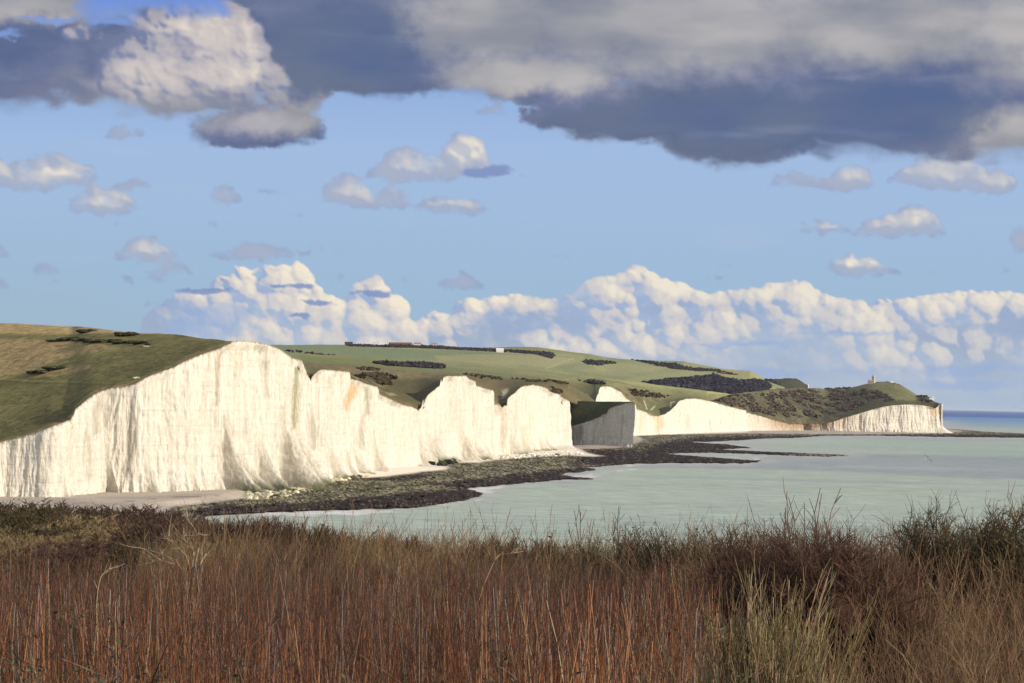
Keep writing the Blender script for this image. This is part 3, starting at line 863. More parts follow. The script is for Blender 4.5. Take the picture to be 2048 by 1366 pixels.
top3 = [(1006, 816), (1012.8, 812), (1013.5, 797), (1020, 790), (1028, 785), (1034, 778), (1042, 772.5), (1063, 769.5), (1080, 772), (1095, 778), (1096, 782), (1108, 786), (1119, 790), (1120, 793), (1130, 798), (1137, 802.5), (1138, 815), (1139.5, 850)]
bas3 = [(1006, 907.5), (1012.8, 907), (1060, 902), (1104, 898), (1131, 893.5), (1139.5, 891)]
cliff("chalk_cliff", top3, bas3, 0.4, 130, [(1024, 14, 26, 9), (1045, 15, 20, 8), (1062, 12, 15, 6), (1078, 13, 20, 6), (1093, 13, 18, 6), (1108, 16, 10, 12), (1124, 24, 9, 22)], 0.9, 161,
      [(stk(1033, 782, 880, 3, 4, -2), (0.5, 0.44, 0.34), 0.6, 4), (stk(1060, 800, 860, 4, 6, 0), (0.6, 0.5, 0.38), 0.4, 6), (stk(1008, 850, 900, 6, 8, 0), (0.5, 0.42, 0.3), 0.5, 6), (stk(1050, 850, 900, 10, 14, 0), (0.55, 0.47, 0.36), 0.5, 8),
       (stk(1130, 850, 893, 5, 7, 0), (0.5, 0.47, 0.42), 0.5, 7)],
      algae=[(1030, 14, 7), (1063, 8, 6), (1079, 8, 6), (1094, 8, 6)])['label'] = "third chalk cliff, dome topped, with small fan buttresses"
top4 = [(1141, 852), (1150, 850), (1168, 845), (1180, 841), (1195, 835), (1204, 829), (1213, 826), (1214, 820), (1218, 816), (1226, 813), (1238, 810), (1250, 806), (1258, 804.8), (1262, 803.5), (1266, 803.8), (1267.5, 806)]
cliff("chalk_cliff", [(1137, 853)] + top4, [(1137, 890), (1267.5, 890)], 0.35, 120, [], 0.8, 191,
      [([(1137, 845), (1160, 850), (1165, 870), (1150, 895), (1137, 895)], (0.45, 0.33, 0.26), 0.6, 8), (stk(1245, 830, 890, 3, 5, -3), (0.4, 0.38, 0.36), 0.6, 5)],
      plan=[(1137, 2352), (1141, 2350), (1200, 2325), (1267.5, 2292)])['label'] = "grey chalk headland face standing in shade"
top5 = [(1190, 800), (1193, 790), (1195.5, 786), (1196, 779), (1198.5, 774), (1206, 772.5), (1217, 773), (1222, 774.5), (1228, 778), (1236, 782), (1242, 784.5), (1243, 788), (1247, 792), (1251, 797), (1258, 801), (1265, 806), (1270, 809), (1272, 818), (1286, 822), (1297, 827),
        (1305, 831), (1315, 832.5), (1322, 830), (1329, 828), (1340, 821), (1346, 815), (1351, 810), (1356, 803), (1361, 800.5), (1372, 797.5), (1385, 797), (1397, 798), (1418, 802), (1453, 812), (1491, 821), (1493, 825), (1520, 832), (1547, 840), (1574, 847), (1590, 848.5), (1606, 848.5)]
bas5 = [(1190, 873), (1270, 868), (1319, 866), (1372, 864), (1493, 860.5), (1606, 860.2)]
cliff("chalk_cliff", top5, bas5, 0.5, 100, [], 0.9, 221,
      [([(1300, 828), (1325, 828), (1330, 850), (1318, 868), (1308, 866), (1312, 845)], (0.66, 0.42, 0.26), 0.7, 6), (stk(1280, 824, 868, 4, 6, 0), (0.7, 0.48, 0.3), 0.5, 6), (stk(1377, 830, 862, 5, 6, 0), (0.42, 0.4, 0.36), 0.6, 6),
       (stk(1418, 840, 862, 2, 2, 3), (0.4, 0.38, 0.34), 0.6, 3)],
      brown=[(1190, 0), (1492, 0.0), (1495, 0.12), (1530, 0.35), (1560, 0.8), (1606, 1.0)])['label'] = "long sunlit chalk cliff running down to the low gap, with an isolated peak"
top6 = [(1604, 848.5), (1630, 847.5), (1650, 847), (1666, 843), (1684, 837), (1701, 832), (1714, 828), (1727, 824), (1754, 816.5), (1768, 813), (1781, 811), (1800, 809.5), (1821, 809), (1838, 810), (1856, 812.5), (1869, 816.5), (1874, 814), (1877, 811), (1882, 808.5), (1885, 807.5)]
bas6 = [(1604, 860.2), (1660, 860.8), (1741, 862.7), (1821, 864), (1885, 864.2)]
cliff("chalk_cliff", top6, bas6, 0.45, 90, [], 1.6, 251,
      [(stk(1750, 815, 862, 3, 4, 2), (0.38, 0.35, 0.3), 0.65, 4), (stk(1781, 812, 850, 2, 3, -2), (0.38, 0.35, 0.3), 0.7, 3), (stk(1830, 811, 850, 1, 1.5, 0), (0.36, 0.32, 0.28), 0.75, 2), (stk(1720, 830, 862, 6, 8, 2), (0.46, 0.43, 0.37), 0.5, 6),  # grey streaks painted in for raking shade between the flutes
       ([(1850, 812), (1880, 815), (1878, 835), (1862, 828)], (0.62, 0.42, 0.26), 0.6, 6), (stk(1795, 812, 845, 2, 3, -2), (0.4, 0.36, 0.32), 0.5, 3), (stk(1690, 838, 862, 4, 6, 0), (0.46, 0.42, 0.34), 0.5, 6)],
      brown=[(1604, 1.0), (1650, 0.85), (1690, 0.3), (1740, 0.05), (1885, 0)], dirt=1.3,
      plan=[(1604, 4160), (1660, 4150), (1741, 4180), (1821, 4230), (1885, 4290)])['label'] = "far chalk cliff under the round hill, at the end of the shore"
# the seaward end of the far headland turns away from the viewer and stands on a spill of fallen chalk
yh = 4290.0
ptop = P(1885.3, 807.7, yh)
pb_ = P(1885.3, 864, yh)
k1 = np.linspace(0, 1, 60)
endw = np.zeros((50, 60, 3)); zz = np.linspace(-3, ptop[2], 50)
for j, q in enumerate(k1):
    bx_, by_ = ptop[0] + 1.5 * math.sin(q * 9) + 3 * q, yh + 500 * q
    flare = 34 * np.clip(1 - (zz + 3) / 26, 0, 1) ** 2.2
    endw[:, j, 0] = bx_ + flare + 1.2 * fbm(zz / 8, zz * 0 + q * 30, 3, 5)
    endw[:, j, 1] = by_ - flare * 0.2
    endw[:, j, 2] = zz
c = np.broadcast_to(np.array([0.84, 0.8, 0.72]), endw.shape).copy()
front = np.zeros((50, 10, 3))
for j in range(10):
    q = j / 9.0
    front[:, j, 0] = ptop[0] - 3 + (endw[:, 0, 0] - ptop[0] + 3) * q
    front[:, j, 1] = endw[:, 0, 1] - 5 * (1 - q) - 4 * np.clip(1 - (zz + 3) / 26, 0, 1) * math.sin(q * 3.14) + 0.8 * fbm(zz / 5, zz * 0 + j, 3, 6)
    front[:, j, 2] = zz
endw = np.concatenate([front[:, :-1], endw], 1)
c = np.broadcast_to(np.array([0.68, 0.645, 0.585]), endw.shape).copy()
o2 = struct(grid_mesh("chalk_cliff", endw, m_chalk, {'col': c}))
o2['label'] = "seaward end of the far headland above fallen chalk"


# ------------------------------------------------------------------ the downs behind the cliffs
m_grass = attr_mat("downland_turf", 0.95, 0.22, 0.42, 1.3, 0.30, spec=0.05)
m_wood = attr_mat("winter_woodland", 0.95, 0.4, 0.35, 0.0, 1.0, spec=0.03)


def top_of(px, names):
    """depth of the cliff rim at each px, from the built cliffs"""
    pass


def catmull(Pk, tk, t):
    """Pk (k, n, 3) control rows at params tk; rows at params t"""
    res = []
    K = len(tk)
    for q in t:
        i = min(max(np.searchsorted(tk, q, side='right') - 1, 0), K - 2)
        p1, p2 = Pk[i], Pk[i + 1]
        h = tk[i + 1] - tk[i]
        m1 = (Pk[i + 1] - Pk[i - 1]) / (tk[i + 1] - tk[i - 1]) if i > 0 else (p2 - p1) / h
        m2 = (Pk[i + 2] - Pk[i]) / (tk[i + 2] - tk[i]) if i + 2 < K else (p2 - p1) / h
        s = (q - tk[i]) / h
        res.append((2 * s ** 3 - 3 * s ** 2 + 1) * p1 + (s ** 3 - 2 * s ** 2 + s) * h * m1 + (-2 * s ** 3 + 3 * s ** 2) * p2 + (s ** 3 - s ** 2) * h * m2)
    return np.array(res)


sheets = {}


def sheet(name, key, px, curves, colour, rows=80, lump=(0.6, 25.0), seed=0, mat=None, back=(70, 500), smooth=0.9):
    """curves: [(y array, Y array)...] from the near edge to the crest; a back slope is added behind the crest"""
    ctr = np.array([P(px, y, Y) for y, Y in curves])
    K = len(curves)
    tk = np.arange(K) / (K - 1.0)
    t = np.linspace(0, 1, rows)
    G = catmull(ctr, tk, t)
    Gs = G.copy()
    for k_ in (9, 17, 33):
        if len(px) > 3 * k_:
            Gs = np.stack([np.apply_along_axis(lambda q: np.convolve(np.pad(q, k_ // 2, mode='reflect', reflect_type='odd'), np.ones(k_) / k_, 'valid'), 1, Gs[..., i]) for i in range(3)], -1)
    wsm = np.exp(-((t - 0.5) / 0.30) ** 4)[:, None, None] * smooth
    G = G * (1 - wsm) + Gs * wsm
    last = G[-1].copy()
    bk = []
    for q in (0.12, 0.35, 0.65, 1.0):
        r = last + (last - np.array([0, 0, HC])) * np.array([1, 1, 0]) * (back[1] * q / np.maximum(last[:, 1:2], 1))
        r[:, 2] = last[:, 2] - back[0] * q ** 1.3
        bk.append(r)
    G = np.concatenate([G, np.array(bk)], 0)
    env = np.concatenate([sm(t, 0, 0.06), np.ones(len(bk))])[:, None]
    G[..., 2] += env * lump[0] * fbm(G[..., 0] / lump[1], G[..., 1] / lump[1] / 1.6, 5, seed)
    uu1 = G[..., 0] / G[..., 1] * F; vv1 = (G[..., 2] - HC) / G[..., 1] * F
    sxp = PXC + uu1 * CR + vv1 * SR; syp = PYC + uu1 * SR - vv1 * CR
    c = colour(sxp, syp, G)
    ob = struct(grid_mesh(name, G[:, ::-1], mat or m_grass, {'col': c[:, ::-1]}))
    sheets[key] = (sxp[:rows], syp[:rows], G[:rows])
    return ob


def polyc(c, sx, sy, poly, colr, soft=2.0, amt=1.0, nz=0.0):
    return mixc(c, np.array(colr), sm(sdf_poly(sx, sy, poly) + nz, -soft, soft) * amt)


def dull(c, k):
    """winter turf: less green, a little straw in it"""
    L = c.mean(-1, keepdims=True)
    return np.clip((c * 0.48 + 0.52 * L * np.array([1.20, 1.08, 0.60])) * k * 0.92, 0, 0.7)


def linec(c, sx, sy, pts, colr, w=1.0, amt=1.0):
    y = interp_curve(sx, pts)
    m = (sx > pts[0][0]) & (sx < pts[-1][0])
    return mixc(c, np.array(colr), np.exp(-((sy - y) / w) ** 2) * m * amt)


def rim(keys, px):
    xs_ = np.concatenate([K[0] for K in keys]); ys_ = np.concatenate([K[4] for K in keys]); Ys_ = np.concatenate([K[5] for K in keys])
    o = np.argsort(xs_)
    y = np.interp(px, xs_[o], ys_[o]); Yd_ = np.interp(px, xs_[o], Ys_[o])
    st_ = px[1] - px[0]
    w = max(2, int(round(7 / st_)))
    yp = np.pad(y, w, mode='edge')
    ym = np.max(np.stack([yp[i:i + len(y)] for i in range(2 * w + 1)]), 0) + 3.0
    k = 2 * w + 1
    ym = np.convolve(np.pad(ym, w, mode='edge'), np.ones(k) / k, 'valid')
    Yd_ = np.convolve(np.pad(Yd_, w, mode='edge'), np.ones(k) / k, 'valid')
    return np.maximum(ym, y + 1.5), Yd_ * 1.0045


G1 = np.array([0.105, 0.118, 0.038]); G2 = np.array([0.075, 0.085, 0.030]); TAN = np.array([0.23, 0.165, 0.075]); TAN2 = np.array([0.16, 0.12, 0.06]); BRN = np.array([0.13, 0.095, 0.055])

# -- the near hill
px = np.arange(-60, 618, 1.2)
y0, Y0 = rim([RIM[0]], px)
ysk = interp_curve(px, [(-60, 642), (0, 645), (60, 648), (130, 652), (200, 656), (235, 661), (270, 664), (350, 670), (420, 677), (450, 680.5), (462, 681), (475, 680.5), (496, 681.5), (617, 759)])
ysk = np.where(px > 466, np.interp(px, RIM[0][0], RIM[0][4]) + 0.4, np.minimum(ysk, y0 - 4.5))
wq = np.clip((y0 - ysk) / 240, 0, 1.1)
D1 = 8 + 560 * wq ** 0.85
def smooth1(a, k):
    return np.convolve(np.pad(a, k // 2, mode='reflect', reflect_type='odd'), np.ones(k) / k, 'valid')


y0s = np.minimum(smooth1(smooth1(y0, 81), 41), y0 + 3)
c1 = (lerp(y0s, ysk, 0.42), Y0 + D1 * 0.30)
c2 = (lerp(y0s, ysk, 0.78), Y0 + D1 * 0.62)


def col_near(sx, sy, G):
    n1 = fbm(G[..., 0] / 40, G[..., 1] / 60, 5, 1); n2 = fbm(G[..., 0] / 3, G[..., 1] / 7, 4, 2, 0.6); n3 = fbm(G[..., 0] / 12, G[..., 1] / 22, 4, 3)
    c = mixc(G1, G2, sm(n1 + 0.4 * n3, -0.4, 0.5))
    c = mixc(c, np.array([0.15, 0.125, 0.05]), sm(n3 + 0.5 * n2, 0.0, 0.7) * 0.6)
    c = mixc(c, np.array([0.045, 0.045, 0.02]), sm(n2 * 0.8 - n3, 0.25, 0.8) * 0.5)
    tan = mixc(TAN, TAN2, sm(n2 + n3 * 0.6, -0.3, 0.5))
    c = polyc(c, sx, sy, [(-80, 676), (0, 677), (90, 679), (140, 685), (215, 690), (240, 694), (225, 701), (150, 711), (110, 722), (60, 742), (30, 752), (-80, 757)], tan, 3, 0.95, n3 * 5)
    c = polyc(c, sx, sy, [(-80, 640), (0, 643), (120, 650), (230, 660), (330, 668), (300, 668), (200, 666), (110, 669), (0, 668), (-80, 668)], mixc(TAN * 1.25, TAN, sm(n3, -0.3, 0.4)), 3, 0.9, n3 * 3)
    c = polyc(c, sx, sy, [(60, 752), (80, 742), (130, 733), (180, 729), (185, 737), (150, 745), (110, 754)], tan, 4, 0.75, n3 * 5)
    c = linec(c, sx, sy, [(-60, 670), (0, 670), (100, 673), (180, 676)], (0.10, 0.135, 0.035), 2.5, 0.7)
    c = linec(c, sx, sy, [(0, 756), (50, 748), (120, 728), (170, 710), (240, 697)], (0.115, 0.15, 0.04), 3.0, 0.8)
    c = linec(c, sx, sy, [(-60, 755), (0, 757), (60, 762), (130, 763), (210, 766)], (0.16, 0.17, 0.06), 1.6, 0.6)
    c = linec(c, sx, sy, [(-60, 762), (0, 763), (60, 766), (130, 768), (210, 769)], (0.05, 0.05, 0.025), 1.6, 0.5)
    c = linec(c, sx, sy, [(270, 692), (340, 697), (420, 702)], (0.05, 0.045, 0.025), 0.7, 0.5)
    # trampled brown fringe by the cliff edge
    e = interp_curve(sx, [(p_, q_) for p_, q_ in zip(RIM[0][0][::20], RIM[0][4][::20])]) - sy
    c = mixc(c, np.array([0.24, 0.19, 0.12]), sm(e + n2 * 4 + n3 * 4, 7, 1) * 0.8)
    c = mixc(c, np.array([0.055, 0.060, 0.022]), sm(e + n3 * 14, 50, 10) * 0.45)
    for (bx, by, br) in [(272, 755, 7), (292, 692, 8), (32, 858, 3)]:
        c = mixc(c, np.array([0.6, 0.55, 0.45]), sm(br - np.hypot(sx - bx, (sy - by) * 4) + n2 * 5, 0, 2) * 0.8)
    return dull(c, 1.65) * np.array([1.12, 1.0, 0.92])


h = sheet("hill", 'near', px, [(y0, Y0), c1, c2, (ysk, Y0 + D1)], col_near, 170, (1.0, 60), 11, back=(60, 500))
h['label'] = "green and tan hill above the nearest chalk cliff"

# -- the second hill and the little combes above the second and third cliffs
px = np.arange(596, 1197, 1.2)
y0, Y0 = rim([RIM[0], RIM[1], RIM[2], RIM[3]], px)
y0 = np.where(px > 1137.5, 812, y0); Y0 = np.where(px > 1137.5, 2480, Y0 + 0.3)
crest = interp_curve(px, [(596, 724), (695, 733), (806, 742), (860, 745), (933, 748), (1006, 757), (1094, 760), (1140, 767), (1175, 790), (1197, 810)])
crest = np.minimum(crest, y0 - 1)
Dc = interp_curve(px, [(596, 2150), (800, 2350), (950, 2600), (1100, 2750), (1197, 2800)])
sc_ = np.convolve(np.pad(y0, 20, mode='edge'), np.ones(41) / 41, 'valid')
c1 = (np.minimum(lerp(sc_, crest, 0.22), y0 - 0.8), Y0 + 45)
c2 = (np.minimum(lerp(sc_, crest, 0.60), y0 - 1.6), Y0 + 0.35 * (Dc - Y0))


def col_sec(sx, sy, G):
    n1 = fbm(G[..., 0] / 50, G[..., 1] / 110, 5, 5); n2 = fbm(G[..., 0] / 4, G[..., 1] / 12, 4, 6, 0.6); n3 = fbm(G[..., 0] / 14, G[..., 1] / 40, 4, 7)
    c = mixc(np.array([0.115, 0.095, 0.045]), np.array([0.085, 0.075, 0.035]), sm(n1, -0.3, 0.4))
    c = mixc(c, BRN, sm(n3 + 0.5 * n2, 0.0, 0.6) * 0.7)
    c = polyc(c, sx, sy, [(596, 722), (596, 735), (690, 745), (800, 760), (850, 758), (930, 757), (930, 745), (700, 730)], mixc(np.array([0.19, 0.145, 0.075]), np.array([0.12, 0.09, 0.05]), sm(n3 + n2 * .5, -0.2, 0.4)), 5, 0.8, n3 * 5)
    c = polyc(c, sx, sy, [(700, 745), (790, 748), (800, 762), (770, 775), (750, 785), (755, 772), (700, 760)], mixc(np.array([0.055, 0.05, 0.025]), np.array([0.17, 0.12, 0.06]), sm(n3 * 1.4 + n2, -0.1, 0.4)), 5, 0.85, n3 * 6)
    c = polyc(c, sx, sy, [(790, 760), (850, 757), (880, 765), (880, 780), (840, 815), (780, 795), (760, 785)], (0.075, 0.066, 0.03), 6, 0.8)  # left-facing slope, its shade painted into the turf
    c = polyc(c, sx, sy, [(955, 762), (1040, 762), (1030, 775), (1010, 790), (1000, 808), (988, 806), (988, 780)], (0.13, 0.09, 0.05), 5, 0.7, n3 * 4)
    scar = sdf_poly(sx, sy, [(1000, 778), (1020, 776), (1016, 786), (1008, 796), (1000, 800), (1004, 788)]) + n2 * 5
    c = mixc(c, np.array([0.42, 0.36, 0.28]), sm(scar, 0, 3) * 0.7)
    scar = sdf_poly(sx, sy, [(762, 782), (790, 786), (800, 792), (780, 792)]) + n2 * 4
    c = mixc(c, np.array([0.30, 0.25, 0.16]), sm(scar, 0, 3) * 0.6)
    c = linec(c, sx, sy, [(1050, 795), (1100, 790), (1140, 775)], (0.18, 0.18, 0.09), 0.8, 0.5)
    return dull(c, 1.45)


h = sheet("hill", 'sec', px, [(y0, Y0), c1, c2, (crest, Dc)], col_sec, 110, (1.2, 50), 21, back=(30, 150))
h['label'] = "brown and olive hill with shaded combes behind the second and third cliffs"

# -- the dark spur above the shaded headland
px = np.arange(1136.5, 1268, 0.6)
y0, Y0 = rim([RIM[4]], px)
cr = interp_curve(px, [(1136, 801.8), (1180, 802.3), (1220, 803), (1262, 803.2), (1268, 805)])
cr = np.minimum(cr, y0 - 0.2)
Dh = interp_curve(px, [(1136, 2540), (1200, 2450), (1262, 2340), (1268, 2296)])
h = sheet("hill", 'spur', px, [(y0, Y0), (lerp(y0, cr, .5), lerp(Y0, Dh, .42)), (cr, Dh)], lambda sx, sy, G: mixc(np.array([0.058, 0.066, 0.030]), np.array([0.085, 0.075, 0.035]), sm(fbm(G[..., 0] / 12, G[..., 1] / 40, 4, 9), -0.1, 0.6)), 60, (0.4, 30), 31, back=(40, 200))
h['label'] = "dark grass spur above the shaded grey headland"

# -- the middle ridge with its pale crest
px = np.arange(535, 1510, 1.4)
yr5, Yr5 = rim([RIM[5]], px)
y0 = interp_curve(px, [(535, 770), (700, 765), (860, 770), (1000, 785), (1100, 800), (1150, 812), (1189, 812)])
Y0 = interp_curve(px, [(535, 2420), (800, 2480), (1000, 2650), (1130, 2780), (1189, 2905)])
y0 = np.where(px >= 1190, yr5, y0); Y0 = np.where(px >= 1190, Yr5 + 0.5, Y0)
skF = [(1405, 804), (1430, 799), (1446, 793), (1465, 788), (1485, 785.5), (1506, 783), (1530, 779.5), (1559, 777), (1600, 776), (1629, 776), (1650, 777.5), (1693, 777), (1705, 774), (1716, 771), (1728, 768), (1740, 766), (1758, 764), (1776, 763.2),
       (1790, 765), (1800, 769), (1808, 774), (1821, 783), (1833, 791), (1845, 790), (1853, 791.5), (1861, 795), (1866, 800), (1873, 805), (1882, 807.3), (1886, 807.8)]
hid = px > 1415
y0 = np.where(hid, interp_curve(px, [(x, y + 14) for x, y in skF]), y0); Y0 = np.where(hid, 4180, Y0)
crC = interp_curve(px, [(535, 704), (700, 712), (850, 722), (1000, 737), (1100, 745), (1144, 749), (1190, 753.5), (1238, 759), (1319, 769.5), (1399, 780), (1472, 789), (1490, 791), (1510, 800)])
crC = np.minimum(crC, y0 - 2)
DC = interp_curve(px, [(535, 3500), (1100, 3650), (1250, 3750), (1400, 4150), (1510, 4350)])
Y0 = np.minimum(Y0, DC - 60)


def col_mid(sx, sy, G):
    n1 = fbm(G[..., 0] / 90, G[..., 1] / 300, 4, 15); n2 = fbm(G[..., 0] / 6, G[..., 1] / 22, 4, 16, 0.6); n3 = fbm(G[..., 0] / 22, G[..., 1] / 90, 4, 17)
    c = mixc(np.array([0.125, 0.150, 0.060]), np.array([0.160, 0.155, 0.072]), sm(n1 + 0.3 * n3, -0.3, 0.4))
    c = polyc(c, sx, sy, [(600, 704), (600, 712), (700, 718), (800, 722), (870, 728), (900, 745), (600, 725)], (0.105, 0.145, 0.040), 2.5, 0.9)
    c = polyc(c, sx, sy, [(840, 730), (950, 738), (1050, 750), (1150, 765), (1150, 775), (1050, 765), (900, 755), (830, 742)], (0.085, 0.130, 0.062), 3, 0.85, n3 * 2)
    c = polyc(c, sx, sy, [(596, 722), (700, 728), (860, 742), (1000, 752), (1140, 762), (1180, 766), (1260, 780), (1180, 810), (1139, 812), (535, 790)], mixc(np.array([0.12, 0.105, 0.048]), BRN, sm(n3 + n2 * .5, -0.1, 0.5)), 3, 0.9, n3 * 3)
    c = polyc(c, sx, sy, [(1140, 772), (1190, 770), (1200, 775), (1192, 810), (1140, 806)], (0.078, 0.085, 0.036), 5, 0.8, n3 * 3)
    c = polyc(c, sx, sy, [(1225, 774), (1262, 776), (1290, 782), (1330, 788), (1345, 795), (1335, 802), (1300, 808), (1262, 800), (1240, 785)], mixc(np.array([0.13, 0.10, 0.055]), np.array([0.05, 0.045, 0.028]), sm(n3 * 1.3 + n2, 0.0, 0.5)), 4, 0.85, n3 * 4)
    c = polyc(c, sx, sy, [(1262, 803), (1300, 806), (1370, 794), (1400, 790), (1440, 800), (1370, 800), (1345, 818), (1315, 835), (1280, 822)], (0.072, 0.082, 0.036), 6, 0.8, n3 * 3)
    c = linec(c, sx, sy, [(1160, 752.5), (1238, 762), (1319, 773), (1399, 783.5), (1472, 791)], (0.19, 0.20, 0.075), 2.4, 0.65)
    c = linec(c, sx, sy, [(1180, 757), (1240, 765), (1280, 775), (1326, 788)], (0.085, 0.075, 0.04), 1.3, 0.6)
    c = linec(c, sx, sy, [(1110, 766), (1150, 755), (1155, 750)], (0.2, 0.2, 0.1), 1.0, 0.6)
    for (a0, b0, a1, b1) in [(1172, 788, 1188, 802), (1288, 802, 1294, 818), (1342, 805, 1341, 815), (1302, 820, 1310, 812), (1342, 805, 1350, 803)]:
        tt = np.clip(((sx - a0) * (a1 - a0) + (sy - b0) * (b1 - b0)) / ((a1 - a0) ** 2 + (b1 - b0) ** 2), 0, 1)
        dd = np.hypot(sx - a0 - tt * (a1 - a0), sy - b0 - tt * (b1 - b0))
        c = mixc(c, np.array([0.42, 0.40, 0.32]), sm(dd + n2 * 0.8, 1.5, 0.3) * 0.6)
    return dull(c, 1.75)


c1 = (np.minimum(lerp(y0, crC, 0.4), y0 - 1), lerp(Y0, DC, 0.36))
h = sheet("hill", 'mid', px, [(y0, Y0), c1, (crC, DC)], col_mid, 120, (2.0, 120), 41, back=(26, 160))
h['label'] = "pale green middle ridge with a bright crest line"

# -- the long far ridge
px = np.arange(500, 1570, 1.4)
ysk = interp_curve(px, [(500, 690), (560, 690), (700, 690), (800, 690.5), (900, 693), (923, 694), (1009, 694), (1060, 694), (1080, 695), (1109, 699), (1150, 705), (1176, 707), (1213, 714.5), (1240, 717), (1267, 718), (1311, 720), (1367, 722), (1390, 727), (1411, 731),
                        (1450, 738.5), (1475, 740.5), (1500, 741.6), (1510, 746), (1522, 753), (1527, 757), (1535, 762), (1570, 775)])
y0 = interp_curve(px, [(500, 712), (700, 722), (850, 732), (1000, 747), (1144, 758), (1238, 768), (1319, 778), (1399, 788), (1472, 796), (1570, 800)])
Y0 = interp_curve(px, [(500, 3600), (1100, 3750), (1250, 3850), (1400, 4250), (1570, 4500)])
DD = interp_curve(px, [(500, 5200), (1000, 5500), (1300, 5900), (1570, 6300)])
fold = interp_curve(px, [(500, 0), (700, 0), (900, -2), (1000, -3), (1100, 0), (1200, 3), (1270, 0), (1340, -2), (1570, 0)])


def col_far(sx, sy, G):
    n1 = fbm(G[..., 0] / 150, G[..., 1] / 500, 4, 25); n2 = fbm(G[..., 0] / 10, G[..., 1] / 40, 4, 26, 0.6); n3 = fbm(G[..., 0] / 40, G[..., 1] / 120, 4, 27)
    c = mixc(np.array([0.105, 0.155, 0.075]), np.array([0.150, 0.165, 0.085]), sm(n1 + 0.3 * n3, -0.3, 0.4))
    c = polyc(c, sx, sy, [(500, 688), (700, 690), (700, 696), (900, 704), (990, 706), (860, 712), (870, 720), (700, 714), (500, 706)], (0.092, 0.150, 0.085), 3, 0.9, n3 * 2)
    c = polyc(c, sx, sy, [(870, 712), (990, 706), (1100, 708), (1170, 712), (1160, 722), (1110, 735), (1000, 728), (880, 722)], (0.185, 0.185, 0.095), 3, 0.75, n3 * 2)
    c = polyc(c, sx, sy, [(850, 728), (960, 732), (1060, 742), (1150, 752), (1150, 762), (960, 745), (840, 736)], (0.085, 0.135, 0.07), 3, 0.8, n3 * 2)
    c = polyc(c, sx, sy, [(900, 690), (1080, 692), (1150, 702), (1260, 716), (1150, 708), (1060, 702), (1000, 700)], (0.13, 0.14, 0.06), 2, 0.8)
    c = polyc(c, sx, sy, [(1180, 730), (1250, 724), (1330, 735), (1300, 745), (1200, 742)], (0.19, 0.20, 0.10), 4, 0.7)
    c = polyc(c, sx, sy, [(1300, 748), (1400, 740), (1430, 748), (1350, 758), (1290, 766), (1240, 762)], (0.14, 0.175, 0.085), 3, 0.8)
    c = polyc(c, sx, sy, [(1440, 738), (1500, 741), (1530, 757), (1500, 760), (1450, 755)], (0.19, 0.18, 0.075), 2, 0.8)
    c = polyc(c, sx, sy, [(1285, 768), (1320, 763), (1360, 758), (1400, 755), (1430, 750), (1445, 757), (1475, 762), (1520, 760), (1545, 770), (1530, 795), (1475, 795), (1400, 785), (1330, 776)], (0.03, 0.028, 0.034), 2, 1.0, n3 * 3)  # ground under the wood, darkened by a painted cloud shadow
    c = linec(c, sx, sy, [(1090, 738), (1130, 722), (1150, 716)], (0.26, 0.26, 0.15), 0.9, 0.6)
    c = linec(c, sx, sy, [(930, 706), (1000, 708), (1100, 711), (1160, 716)], (0.07, 0.08, 0.05), 0.7, 0.5)
    return dull(c, 1.85)


h = sheet("hill", 'far', px, [(y0, Y0), (lerp(y0, ysk, 0.5) + fold, lerp(Y0, DD, 0.42)), (ysk, DD)], col_far, 110, (3.0, 200), 51, back=(60, 700))
h['label'] = "long far ridge of smooth green fields on the skyline"

# -- the dark wooded shoulder at the end of the ridge
px = np.arange(1262, 1617, 1.0)
ysk = interp_curve(px, [(1262, 772), (1290, 765), (1330, 758), (1380, 753), (1430, 766), (1453, 764), (1483, 762), (1524, 760), (1571, 756), (1580, 756), (1592, 757), (1600, 760.5), (1606, 764), (1611, 767.5), (1613, 768.2), (1616.5, 769)])
ysk = np.where(px < 1500, interp_curve(px, [(1262, 772), (1290, 766), (1340, 763), (1400, 757), (1440, 757), (1470, 762), (1500, 761)]), ysk)
y0 = np.full(px.shape, 800.0)


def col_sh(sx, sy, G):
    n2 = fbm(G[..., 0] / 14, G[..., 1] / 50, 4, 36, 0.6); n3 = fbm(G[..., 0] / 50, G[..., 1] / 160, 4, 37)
    c = mixc(np.array([0.040, 0.042, 0.034]), np.array([0.065, 0.055, 0.045]), sm(n2 + n3, -0.2, 0.5))  # woodland tone with the cloud shadow over it painted in
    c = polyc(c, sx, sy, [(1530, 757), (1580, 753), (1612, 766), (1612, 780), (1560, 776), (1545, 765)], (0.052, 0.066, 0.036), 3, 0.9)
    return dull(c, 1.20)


Dsh = interp_curve(px, [(1262, 5000), (1400, 5200), (1500, 6700), (1616, 7000)])
h = sheet("hill", 'shoulder', px, [(y0, Dsh - 700), (lerp(y0, ysk, 0.6), Dsh - 300), (ysk, Dsh)], col_sh, 60, (4.0, 70), 61, back=(90, 400))
h['label'] = "dark wooded shoulder below the end of the far ridge"
